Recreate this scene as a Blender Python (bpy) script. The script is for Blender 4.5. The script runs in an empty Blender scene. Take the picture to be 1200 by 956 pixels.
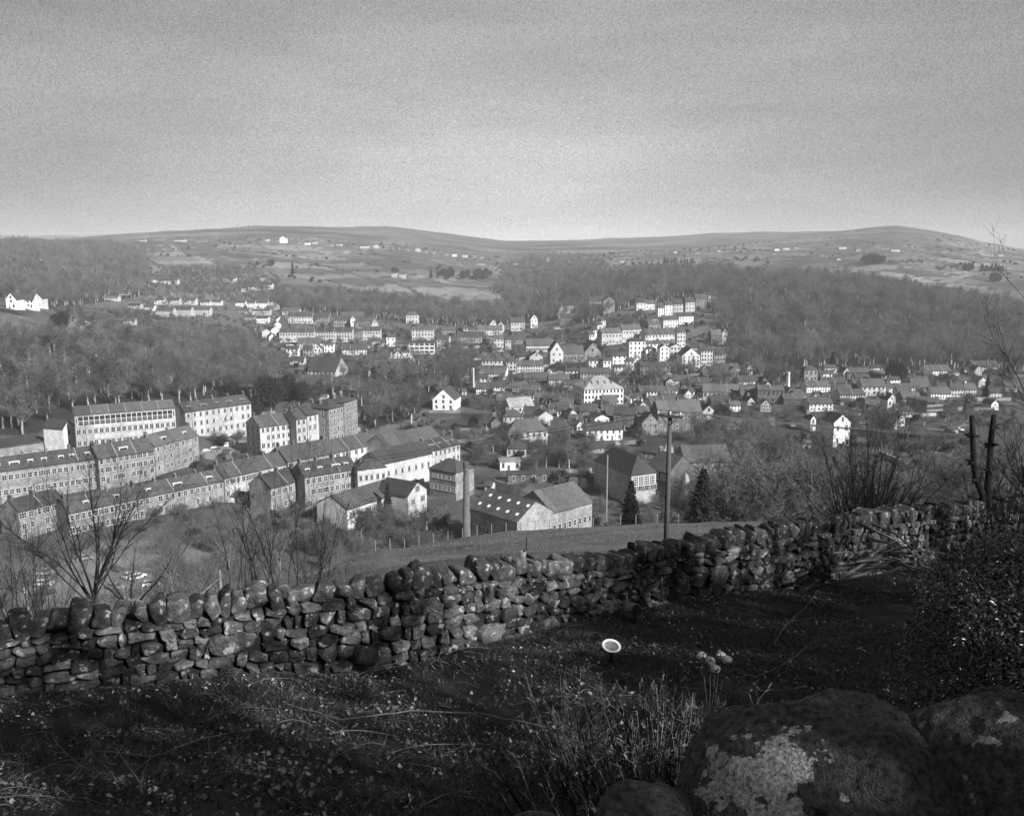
import bpy, math, random
import numpy as np
from mathutils import Vector, Matrix, noise as mnoise
random.seed(7); RNG = np.random.default_rng(11)
S = bpy.context.scene; COL = S.collection
PI = math.pi; rad = math.radians
# ------------------------------------------------------------------ camera maths
F = 1040.0; PIT = math.atan(178/1040.0); CS, SN = math.cos(PIT), math.sin(PIT)
def ray(px, py):
    up = 478-py
    return ((px-600), F*CS+up*SN, -F*SN+up*CS)
def tn(py):
    r = ray(600, py); return r[2]/r[1]
def at(px, py, Y):
    r = ray(px, py); k = Y/r[1]; return Vector((r[0]*k, Y, r[2]*k))
def proj(X, Y, Z):
    fw = Y*CS-Z*SN; up = Y*SN+Z*CS
    return 600+F*X/fw, 478-F*up/fw
# ------------------------------------------------------------------ terrain table
PX = np.array([-200, 0, 150, 300, 450, 600, 750, 900, 1050, 1200, 1400], float)
YN = np.array([-60, 0, 1.6, 3, 5, 7, 10, 13, 16, 20, 27, 40, 60, 80, 100, 120, 150, 180, 200, 230, 280, 330, 400, 500,
               600, 700, 850, 1000, 1200, 1500, 1900, 2400, 3000, 4000, 5200, 6300], float)
def T(py): return ('p', py)
near = [3, -1.62, -1.7, -2.9, -3.9, -4.75]
LEFT = [-5.8, -6.6, -7.6, -9.0, -12, -18, -27, -36, -45, -54, -66, -78, -80, -80]
tab = {
 -200: near+LEFT+[-78, -71, -54, -33, -28, T(358), T(350), T(342), T(328), T(305), T(290), T(284), T(286), T(290), T(283), T(276)],
 0:    near+LEFT+[-78, -71, -54, -32, -28, T(356), T(348), T(340), T(326), T(303), T(289), T(284), T(286), T(290), T(283), T(276)],
 150:  near+[-5.8, -6.6, -7.6, -9.0, -11.9, -17.6, -26, -35, -43, -51, -64, -76, -80, -80, -79, -74, -66, -54, T(388), T(378), T(369), T(361), T(340), T(318), T(300), T(282), T(272), T(285), T(283), T(276)],
 300:  near+[-5.75, -6.5, -7.3, -8.3, -10.9, -15.6, -23, -32, -42, -52, -64, -76, -80, -81, -81, -80, -79, -77, T(428), T(408), T(390), T(374), T(350), T(322), T(303), T(284), T(265), T(272), T(285), T(280)],
 450:  near+[-5.75, -6.6, -7.3, -8.3, -10.1, -14.4, -20.9, -27.2, -34.4, -44, -58, -72, -78, -81, -81, -81, -81, T(462), T(430), T(412), T(393), T(379), T(360), T(335), T(311), T(292), T(276), T(268), T(276), T(280)],
 600:  near+[-5.7, -6.45, -7.0, -8.0, -9.9, -13.9, -20, -25.9, -31.7, -39, -52, -66, -74, -80, -81, -81, -81, -80, T(437), T(415), T(396), T(383), T(362), T(341), T(323), T(306), T(294), T(285), T(290), T(290)],
 750:  near+[-5.65, -6.4, -7.0, -7.75, -9.7, -13.6, -19.6, -25.2, -31.1, -39, -52, -66, -74, -80, -81, -81, -81, -80, T(436), T(406), T(376), T(355), T(335), T(314), T(309), T(298), T(287), T(278), T(285), T(290)],
 900:  near+[-5.6, -6.3, -7.0, -7.8, -9.5, -13.4, -19, -24.8, -30.7, -38, -50, -62, -70, -76, -80, -81, -81, -80, T(438), T(415), T(378), T(350), T(328), T(318), T(303), T(290), T(280), T(272), T(280), T(290)],
 1050: near+[-5.6, -6.3, -7.0, -7.9, -9.3, -13.2, -19, -24.8, -31, -38, -49, -60, -67, -73, -77, -78, -78, -79, T(436), T(416), T(382), T(354), T(335), T(315), T(296), T(279), T(265), T(274), T(285), T(290)],
 1200: near+[-5.6, -6.3, -7.0, -7.9, -8.95, -12.8, -19, -25, -31, -38, -48, -57, -63, -69, -73, -75, -77, -78, T(438), T(421), T(393), T(371), T(346), T(326), T(309), T(298), T(292), T(297), T(300), T(300)],
 1400: near+[-5.6, -6.3, -7.0, -7.9, -8.95, -12.8, -19, -25, -31, -38, -48, -57, -63, -69, -73, -75, -77, -78, T(438), T(423), T(397), T(376), T(352), T(332), T(316), T(307), T(302), T(303), T(300), T(300)],
}
ZT = np.zeros((len(PX), len(YN)))
for i, p in enumerate(PX):
    row = tab[int(p)]; assert len(row) == len(YN), (p, len(row), len(YN))
    ZT[i] = [tn(v[1])*YN[j] if isinstance(v, tuple) else v for j, v in enumerate(row)]
H_ = np.diff(YN); D_ = np.diff(ZT, axis=1)/H_
M_ = np.zeros_like(ZT)
for j in range(1, len(YN)-1):
    a, b = D_[:, j-1], D_[:, j]; w1 = 2*H_[j]+H_[j-1]; w2 = H_[j]+2*H_[j-1]
    ok = a*b > 0
    with np.errstate(divide='ignore', invalid='ignore'):
        m = (w1+w2)/(w1/a+w2/b)
    M_[:, j] = np.where(ok, m, 0)
M_[:, 0] = D_[:, 0]; M_[:, -1] = D_[:, -1]
_perm = RNG.random((256, 256))
def vnoise(x, y):
    xi = np.floor(x).astype(int); yi = np.floor(y).astype(int); fx = x-xi; fy = y-yi
    fx = fx*fx*(3-2*fx); fy = fy*fy*(3-2*fy)
    g = lambda a, b: _perm[a & 255, b & 255]
    return (g(xi, yi)*(1-fx)+g(xi+1, yi)*fx)*(1-fy)+(g(xi, yi+1)*(1-fx)+g(xi+1, yi+1)*fx)*fy-0.5
def fbm(x, y, o=4):
    s = 0; a = 1
    for k in range(o): s = s+a*vnoise(x*2**k+17*k, y*2**k+31*k); a *= .5
    return s
def gz(X, Y):
    X = np.atleast_1d(np.asarray(X, float)); Y = np.atleast_1d(np.asarray(Y, float))
    Yc = np.clip(Y, -60, 6299); j = np.clip(np.searchsorted(YN, Yc, side='right')-1, 0, len(YN)-2)
    h = H_[j]; t = (Yc-YN[j])/h
    h00 = 2*t**3-3*t**2+1; h10 = t**3-2*t**2+t; h01 = -2*t**3+3*t**2; h11 = t**3-t**2
    def colz(i): return h00*ZT[i, j]+h10*h*M_[i, j]+h01*ZT[i, j+1]+h11*h*M_[i, j+1]
    Yp = np.maximum(Yc, 8.0); z = -0.2*Yp
    for _ in range(3):
        p = np.clip(600+F*X/(Yp*CS-z*SN), -200, 1399.9)
        i = np.clip(np.searchsorted(PX, p, side='right')-1, 0, len(PX)-2)
        s = (p-PX[i])/(PX[i+1]-PX[i]); s = .5*s+.5*s*s*(3-2*s)
        z = colz(i)*(1-s)+colz(i+1)*s
    z = np.where(Y < -60, 3, z)
    amp = np.interp(Yc, [0, 4, 14, 40, 120, 250, 500, 900, 2000, 4000, 9000], [.02, .12, .12, .3, .5, .3, .5, 3, 7, 7, 20])
    wl = np.interp(Yc, [0, 30, 120, 500, 2000, 9000], [1.5, 6, 20, 60, 260, 800])
    # two fixed scales, faded by distance, so the surface stays continuous
    n = fbm(X/1.7, Y/1.7, 3)*np.interp(Yc, [0, 4, 20, 60], [.02, .13, .15, 0])
    n += fbm(X/9+5, Y/9, 3)*np.interp(Yc, [10, 40, 150, 300], [0, .5, .8, 0])
    n += fbm(X/70+9, Y/70, 4)*np.interp(Yc, [500, 900, 1500, 3500], [0, 4, 8, 2])
    n += fbm(X/420+3, Y/420, 4)*np.interp(Yc, [1300, 2200, 9000], [0, 16, 26])
    return z+n
_YS = np.exp(np.linspace(math.log(2.2), math.log(6290), 1500))
def hit(px, py, start=0):
    r = ray(px, py); k = _YS/r[1]
    Y = _YS[_YS > start]; k = Y/r[1]; X = r[0]*k; Z = r[2]*k
    g = gz(X, Y); b = np.nonzero(Z < g)[0]
    if len(b) == 0: return None
    i = b[0]
    if i > 0:
        a = (Z[i-1]-g[i-1]); c = (Z[i]-g[i]); w = a/(a-c) if a != c else 0
        y = Y[i-1]+(Y[i]-Y[i-1])*w
    else: y = Y[0]
    x = r[0]/r[1]*y
    return Vector((x, y, float(gz(x, y)[0])))
def G(px, Y):
    """ground point in picture column px at distance Y"""
    z = -.25*Y
    for _ in range(5):
        X = (px-600)/F*(Y*CS-z*SN); z = float(gz(X, Y)[0])
    return Vector((X, Y, z))
# ------------------------------------------------------------------ object helpers
def mesh(name, v, f, mats=(), smooth=False, mi=None):
    me = bpy.data.meshes.new(name); me.from_pydata([tuple(a) for a in v], [], f); me.update()
    for m in mats: me.materials.append(m)
    if mi is not None: me.polygons.foreach_set('material_index', mi)
    if smooth: me.polygons.foreach_set('use_smooth', [True]*len(me.polygons))
    return me
def fastmesh(name, V, Fa, mats=(), smooth=False, k=3):
    """V (n,3), Fa (m,k) numpy"""
    me = bpy.data.meshes.new(name); n = len(V); m = len(Fa)
    me.vertices.add(n); me.vertices.foreach_set('co', np.asarray(V, np.float32).ravel())
    me.loops.add(m*k); me.loops.foreach_set('vertex_index', np.asarray(Fa, np.int32).ravel())
    me.polygons.add(m); me.polygons.foreach_set('loop_start', np.arange(0, m*k, k, dtype=np.int32))
    me.polygons.foreach_set('loop_total', np.full(m, k, np.int32))
    me.polygons.foreach_set('use_smooth', np.full(m, smooth))
    for t in mats: me.materials.append(t)
    me.update(calc_edges=True)
    return me
def node(name, data=None, parent=None, loc=(0, 0, 0), rz=0, sc=None, rot=None):
    o = bpy.data.objects.new(name, data); COL.objects.link(o)
    o.location = loc
    o.rotation_euler = rot if rot is not None else (0, 0, rz)
    if sc is not None: o.scale = sc
    if parent is not None: o.parent = parent
    return o
def tag(o, label=None, cat=None, group=None, kind=None):
    if label: o['label'] = label
    if cat: o['category'] = cat
    if group: o['group'] = group
    if kind: o['kind'] = kind
    return o
class MB:
    def __init__(s): s.v = []; s.f = []; s.m = []
    def add(s, v, f, m=0):
        b = len(s.v); s.v += [tuple(a) for a in v]; s.f += [tuple(b+i for i in q) for q in f]; s.m += [m]*len(f)
    def box(s, x0, x1, y0, y1, z0, z1, m=0):
        s.add([(x0, y0, z0), (x1, y0, z0), (x1, y1, z0), (x0, y1, z0), (x0, y0, z1), (x1, y0, z1), (x1, y1, z1), (x0, y1, z1)],
              [(0, 3, 2, 1), (4, 5, 6, 7), (0, 1, 5, 4), (1, 2, 6, 5), (2, 3, 7, 6), (3, 0, 4, 7)], m)
    def tube(s, pts, rads, n=6, m=0, cap=True):
        pts = [Vector(p) for p in pts]; rings = []
        for i, p in enumerate(pts):
            d = (pts[min(i+1, len(pts)-1)]-pts[max(i-1, 0)])
            if d.length < 1e-6: d = Vector((0, 0, 1))
            d.normalize(); a = d.orthogonal().normalized() if i == 0 else (pa-d*pa.dot(d))
            if a.length < 1e-5: a = d.orthogonal()
            a.normalize(); pa = a; b = d.cross(a)
            rings.append([p+(a*math.cos(2*PI*k/n)+b*math.sin(2*PI*k/n))*rads[i] for k in range(n)])
        v = [q for r in rings for q in r]; f = []
        for i in range(len(pts)-1):
            for k in range(n): f.append((i*n+k, i*n+(k+1) % n, (i+1)*n+(k+1) % n, (i+1)*n+k))
        if cap: f.append(tuple(reversed(range(n)))); f.append(tuple((len(pts)-1)*n+k for k in range(n)))
        s.add(v, f, m)
    def lathe(s, prof, n=16, c=(0, 0, 0), m=0):
        v = []; f = []
        for r, z in prof:
            for k in range(n): v.append((c[0]+r*math.cos(2*PI*k/n), c[1]+r*math.sin(2*PI*k/n), c[2]+z))
        for i in range(len(prof)-1):
            for k in range(n): f.append((i*n+k, i*n+(k+1) % n, (i+1)*n+(k+1) % n, (i+1)*n+k))
        s.add(v, f, m)
    def mesh(s, name, mats, smooth=False): return mesh(name, s.v, s.f, mats, smooth, s.m)
    def build(s, name, mats, parent=None, smooth=False, **k):
        if not isinstance(mats, (list, tuple)): mats = [mats]
        return node(name, s.mesh(name, mats, smooth), parent, **k)
# ------------------------------------------------------------------ materials (black-and-white place)
def mat(name, g, rough=.85, var=.25, scale=3, rnd=.0, spec=.3, metal=0, bump=0, bscale=20, attr=None, extra=None, detail=5, glossy=None):
    m = bpy.data.materials.new(name); m.use_nodes = True; nt = m.node_tree; N = nt.nodes; L = nt.links
    b = N['Principled BSDF']; b.inputs['Roughness'].default_value = rough; b.inputs['Metallic'].default_value = metal
    b.inputs['Specular IOR Level'].default_value = spec
    tc = N.new('ShaderNodeTexCoord'); nz = N.new('ShaderNodeTexNoise'); nz.inputs['Scale'].default_value = scale; nz.inputs['Detail'].default_value = detail
    nz.inputs['Roughness'].default_value = .65
    L.new(tc.outputs['Object'], nz.inputs['Vector'])
    mr = N.new('ShaderNodeMapRange'); mr.inputs[1].default_value = .3; mr.inputs[2].default_value = .7
    mr.inputs[3].default_value = 1-var; mr.inputs[4].default_value = 1+var; L.new(nz.outputs['Fac'], mr.inputs[0])
    val = mr.outputs[0]
    def mul(a, bb):
        q = N.new('ShaderNodeMath'); q.operation = 'MULTIPLY'; L.new(a, q.inputs[0])
        if isinstance(bb, float): q.inputs[1].default_value = bb
        else: L.new(bb, q.inputs[1])
        return q.outputs[0]
    if rnd:
        oi = N.new('ShaderNodeObjectInfo'); r2 = N.new('ShaderNodeMapRange'); r2.inputs[3].default_value = 1-rnd; r2.inputs[4].default_value = 1+rnd
        L.new(oi.outputs['Random'], r2.inputs[0]); val = mul(val, r2.outputs[0])
    if attr:
        at_ = N.new('ShaderNodeAttribute'); at_.attribute_name = attr; val = mul(val, at_.outputs['Fac'])
    val = mul(val, float(g))
    if extra: val = extra(nt, val, tc, mul)
    L.new(val, b.inputs['Base Color'])
    if bump:
        bp = N.new('ShaderNodeBump'); n2 = N.new('ShaderNodeTexNoise'); n2.inputs['Scale'].default_value = bscale; n2.inputs['Detail'].default_value = 6
        L.new(tc.outputs['Object'], n2.inputs['Vector']); L.new(n2.outputs['Fac'], bp.inputs['Height']); bp.inputs['Strength'].default_value = bump
        bp.inputs['Distance'].default_value = .05
        L.new(bp.outputs['Normal'], b.inputs['Normal'])
    return m
def coursed(sx, sz, lo):
    def ex(nt, val, tc, mul):
        N = nt.nodes; L = nt.links
        cb = N.new('ShaderNodeSeparateXYZ'); L.new(tc.outputs['Object'], cb.inputs[0])
        ad = N.new('ShaderNodeMath'); L.new(cb.outputs[0], ad.inputs[0]); L.new(cb.outputs[1], ad.inputs[1])
        c2 = N.new('ShaderNodeCombineXYZ'); L.new(ad.outputs[0], c2.inputs[0]); L.new(cb.outputs[2], c2.inputs[1])
        br = N.new('ShaderNodeTexBrick'); L.new(c2.outputs[0], br.inputs['Vector'])
        br.inputs['Scale'].default_value = 1; br.inputs['Brick Width'].default_value = sx; br.inputs['Row Height'].default_value = sz
        br.inputs['Mortar Size'].default_value = .02
        br.inputs['Color1'].default_value = (1.18,)*3+(1,); br.inputs['Color2'].default_value = (.74,)*3+(1,); br.inputs['Mortar'].default_value = (lo,)*3+(1,)
        b2 = N.new('ShaderNodeTexBrick'); L.new(c2.outputs[0], b2.inputs['Vector']); b2.inputs['Scale'].default_value = 1; b2.inputs['Brick Width'].default_value = 5.6; b2.inputs['Row Height'].default_value = 60; b2.inputs['Mortar Size'].default_value = .03
        b2.offset = .0; b2.inputs['Color1'].default_value = (1.22,)*3+(1,); b2.inputs['Color2'].default_value = (.72,)*3+(1,); b2.inputs['Mortar'].default_value = (.6,)*3+(1,)
        return mul(mul(val, br.outputs['Color']), b2.outputs['Color'])
    return ex
def slates(sx, sz):
    def ex(nt, val, tc, mul):
        N = nt.nodes; L = nt.links
        br = N.new('ShaderNodeTexBrick'); L.new(tc.outputs['Object'], br.inputs['Vector'])
        br.inputs['Scale'].default_value = 1; br.inputs['Brick Width'].default_value = sx; br.inputs['Row Height'].default_value = sz
        br.inputs['Mortar Size'].default_value = .03
        br.inputs['Color1'].default_value = (1.15,)*3+(1,); br.inputs['Color2'].default_value = (.82,)*3+(1,); br.inputs['Mortar'].default_value = (.7,)*3+(1,)
        b2 = N.new('ShaderNodeTexBrick'); L.new(tc.outputs['Object'], b2.inputs['Vector']); b2.inputs['Scale'].default_value = 1; b2.inputs['Brick Width'].default_value = 5.6; b2.inputs['Row Height'].default_value = 60; b2.inputs['Mortar Size'].default_value = .01
        b2.offset = .0; b2.inputs['Color1'].default_value = (1.3,)*3+(1,); b2.inputs['Color2'].default_value = (.7,)*3+(1,); b2.inputs['Mortar'].default_value = (.6,)*3+(1,)
        return mul(mul(val, br.outputs['Color']), b2.outputs['Color'])
    return ex
def patch(c, r, g2):
    def ex(nt, val, tc, mul):
        N = nt.nodes; L = nt.links
        n = N.new('ShaderNodeTexNoise'); n.inputs['Scale'].default_value = 11; n.inputs['Detail'].default_value = 9; n.inputs['Roughness'].default_value = .62; L.new(tc.outputs['Object'], n.inputs['Vector'])
        vd = N.new('ShaderNodeVectorMath'); vd.operation = 'DISTANCE'; L.new(tc.outputs['Object'], vd.inputs[0]); vd.inputs[1].default_value = c
        m1 = N.new('ShaderNodeMath'); m1.operation = 'MULTIPLY_ADD'; L.new(vd.outputs['Value'], m1.inputs[0]); m1.inputs[1].default_value = -.22/r; L.new(n.outputs['Fac'], m1.inputs[2])
        mr = N.new('ShaderNodeMapRange'); mr.inputs[1].default_value = .33; mr.inputs[2].default_value = .35; L.new(m1.outputs[0], mr.inputs[0])
        n3 = N.new('ShaderNodeTexNoise'); n3.inputs['Scale'].default_value = 70; n3.inputs['Detail'].default_value = 4; L.new(tc.outputs['Object'], n3.inputs['Vector'])
        m3 = N.new('ShaderNodeMapRange'); m3.inputs[1].default_value = .35; m3.inputs[2].default_value = .65; m3.inputs[3].default_value = g2*.5; m3.inputs[4].default_value = g2*1.4; L.new(n3.outputs['Fac'], m3.inputs[0])
        mx = N.new('ShaderNodeMix'); mx.data_type = 'FLOAT'; L.new(mr.outputs[0], mx.inputs[0]); L.new(val, mx.inputs[2]); L.new(m3.outputs[0], mx.inputs[3]); return mx.outputs[0]
    return ex
def lichen(scale, thr, g2, soft=.03):
    def ex(nt, val, tc, mul):
        N = nt.nodes; L = nt.links
        n = N.new('ShaderNodeTexNoise'); n.inputs['Scale'].default_value = scale; n.inputs['Detail'].default_value = 8; n.inputs['Roughness'].default_value = .6
        L.new(tc.outputs['Object'], n.inputs['Vector'])
        mr = N.new('ShaderNodeMapRange'); mr.inputs[1].default_value = thr; mr.inputs[2].default_value = thr+soft; L.new(n.outputs['Fac'], mr.inputs[0])
        mx = N.new('ShaderNodeMix'); mx.data_type = 'FLOAT'; L.new(mr.outputs[0], mx.inputs[0]); L.new(val, mx.inputs[2])
        n3 = N.new('ShaderNodeTexNoise'); n3.inputs['Scale'].default_value = scale*9; n3.inputs['Detail'].default_value = 4; L.new(tc.outputs['Object'], n3.inputs['Vector'])
        m3 = N.new('ShaderNodeMapRange'); m3.inputs[1].default_value = .3; m3.inputs[2].default_value = .7; m3.inputs[3].default_value = g2*.6; m3.inputs[4].default_value = g2*1.3
        L.new(n3.outputs['Fac'], m3.inputs[0]); L.new(m3.outputs[0], mx.inputs[3])
        return mx.outputs[0]
    return ex
WALLM = {'W': mat('white render', .55, var=.25, scale=.5, rnd=.18), 'P': mat('pale gritstone', .37, var=.25, scale=.7, rnd=.15, extra=coursed(.55, .22, .8)),
         'S': mat('gritstone', .175, var=.5, scale=.35, rnd=.15, extra=coursed(.6, .25, .75)), 'D': mat('sooty gritstone', .085, var=.3, scale=.6, rnd=.2, extra=coursed(.6, .25, .75))}
ROOFM = {'d': mat('stone slate roof', .042, var=.28, scale=.8, rnd=.25, extra=slates(.7, .45), rough=.8), 'm': mat('weathered slate roof', .066, var=.25, scale=.8, rnd=.2, extra=slates(.6, .4), rough=.75),
         'l': mat('pale slate roof', .2, var=.2, scale=.6, rnd=.1, extra=slates(.8, .5))}
M_GLASS = mat('window glass', .035, rough=.15, var=.3, rnd=.6, spec=.5)
M_FRAME = mat('white painted frame', .55, rough=.6, var=.08)
M_LINTEL = mat('stone lintel', .2, var=.3, scale=2)
M_DOOR = mat('painted door', .12, rnd=.7)
M_CHIM = mat('chimney stone', .1, var=.3, scale=2, rnd=.25)
M_POT = mat('clay pot', .25, var=.2, rnd=.2)
M_TRIM = mat('white barge board', .75, var=.08)
# ------------------------------------------------------------------ building kit
def _win(name, w, h, bars):
    b = MB(); b.box(-w/2, w/2, -.03, .1, 0, h); pane = b.mesh(name, [M_GLASS])
    b = MB(); t = .05
    b.box(-w/2-t/2, -w/2+t, -.07, .08, 0, h); b.box(w/2-t, w/2+t/2, -.07, .08, 0, h)
    b.box(-w/2+t, w/2-t, -.072, .08, h-t, h+t/2); b.box(-w/2+t, w/2-t, -.072, .08, 0, t); 
    for i in range(1, bars): x = -w/2+w*i/bars; b.box(x-t*.45, x+t*.45, -.066, .08, t, h-t)
    b.box(-w/2+t, w/2-t, -.062, .08, h*.5-t*.4, h*.5+t*.4)
    fr = b.mesh('frame', [M_FRAME])
    b = MB(); b.box(-w/2-.18, w/2+.18, -.13, .1, -.2, -.002); sill = b.mesh('sill', [M_LINTEL])
    b = MB(); b.box(-w/2-.18, w/2+.18, -.05, .1, h+.04, h+.32); lin = b.mesh('lintel', [M_LINTEL])
    return pane, fr, sill, lin
WIN = {1: _win('window', 1, 1.5, 1), 2: _win('window', 1.25, 1.5, 2), 3: _win('window', 2.0, 1.5, 3), 4: _win('window', 2.6, 1.4, 4)}
_b = MB(); _b.box(-.5, .5, -.06, .1, 0, 2.05); _b.box(-.42, .42, -.085, .08, .1, 1.95); DOORME = _b.mesh('door', [M_DOOR])
def chim_mesh(w, d, h, n):
    b = MB(); b.box(-w/2, w/2, -d/2, d/2, -1.5, h); b.box(-w/2-.08, w/2+.08, -d/2-.08, d/2+.08, h, h+.14)
    for i in range(n):
        x = -w/2+w*(i+.5)/n; b.lathe([(.13, h+.14), (.1, h+.6), (.13, h+.62), (.05, h+.62)], 7, (x, 0, 0), 1)
    return b.mesh('chimney', [M_CHIM, M_POT])
CHIM = [chim_mesh(1.3, .6, 1.2, 4), chim_mesh(.8, .6, 1.1, 2), chim_mesh(1.7, .6, 1.4, 6)]
def wall_mesh(w, d, h, rt, rh, wm):
    b = MB(); z0 = -5; x = w/2
    v = [(-x, 0, z0), (x, 0, z0), (x, d, z0), (-x, d, z0), (-x, 0, h), (x, 0, h), (x, d, h), (-x, d, h)]
    f = [(0, 1, 5, 4), (2, 3, 7, 6)]
    if rt == 'g':
        v += [(-x, d/2, h+rh), (x, d/2, h+rh)]; f += [(1, 2, 6, 9, 5), (3, 0, 4, 8, 7)]
    elif rt == 'f':
        v += [(0, 0, h+rh), (0, d, h+rh)]; f = [(0, 1, 5, 8, 4), (2, 3, 7, 9, 6), (1, 2, 6, 5), (3, 0, 4, 7)]
    else: f += [(1, 2, 6, 5), (3, 0, 4, 7), (4, 5, 6, 7)]
    b.add(v, f); return b.mesh('wall', [wm])
def roof_mesh(w, d, h, rt, rh, rm):
    b = MB(); e = .35; t = .22; x = w/2+ (.15 if rt == 'g' else e)
    def slab(q):
        q = [Vector(a) for a in q]; n = (q[1]-q[0]).cross(q[2]-q[0]).normalized()
        if n.z < 0: n = -n
        lo = [a+n*.02 for a in q]; hi = [a+n*t for a in q]; k = len(q)
        b.add(lo+hi, [tuple(range(k-1, -1, -1)), tuple(range(k, 2*k))]+[(i, (i+1) % k, k+(i+1) % k, k+i) for i in range(k)])
    if rt == 'g':
        s = rh/(d/2)
        slab([(-x, -e, h-e*s), (x, -e, h-e*s), (x, d/2, h+rh), (-x, d/2, h+rh)])
        slab([(x, d+e, h-e*s), (-x, d+e, h-e*s), (-x, d/2, h+rh), (x, d/2, h+rh)])
        b.box(-x, x, d/2-.14, d/2+.14, h+rh+t-.02, h+rh+t+.1)
    elif rt == 'f':
        s = rh/(w/2); y0, y1 = -.2, d+.2
        slab([(-w/2-e, y0, h-e*s), (0, y0, h+rh), (0, y1, h+rh), (-w/2-e, y1, h-e*s)])
        slab([(w/2+e, y0, h-e*s), (w/2+e, y1, h-e*s), (0, y1, h+rh), (0, y0, h+rh)])
    elif rt == 'h':
        i = min(w, d)/2*.9; A = [(-x, -e, h), (x, -e, h), (x, d+e, h), (-x, d+e, h)]
        if w >= d:
            r = max(w/2-i, .3); R = [(-r, d/2, h+rh), (r, d/2, h+rh)]
            slab([A[0], A[1], R[1], R[0]]); slab([A[2], A[3], R[0], R[1]]); slab([A[1], A[2], R[1]]); slab([A[3], A[0], R[0]])
        else:
            R = [(0, i, h+rh), (0, d-i, h+rh)]; slab([A[0], A[1], R[0]]); slab([A[2], A[3], R[1]]); slab([A[1], A[2], R[1], R[0]]); slab([A[3], A[0], R[0], R[1]])
    else: b.box(-x, x, -e, d+e, h, h+.35)
    return b.mesh('roof', [rm])
_b = MB(); _b.box(-.06, .06, -.1, .02, 0, 1); PIPE = _b.mesh('downpipe', [M_DOOR]); _VG = {}
def VERGE(d, rh):
    if (d, rh) not in _VG:
        b = MB(); s = rh/(d/2)
        for y0, z0, y1, z1 in ((-.3, -.3*s, d/2, rh), (d+.3, -.3*s, d/2, rh)):
            b.add([(-.14, y0, z0+.2), (.14, y0, z0+.2), (.14, y1, z1+.2), (-.14, y1, z1+.2), (-.14, y0, z0+.42), (.14, y0, z0+.42), (.14, y1, z1+.42), (-.14, y1, z1+.42)], [(0, 3, 2, 1), (4, 5, 6, 7), (0, 1, 5, 4), (1, 2, 6, 5), (2, 3, 7, 6), (3, 0, 4, 7)])
        _VG[(d, rh)] = b.mesh('roof_verge', [M_LINTEL])
    return _VG[(d, rh)]
BLD = []
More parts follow.
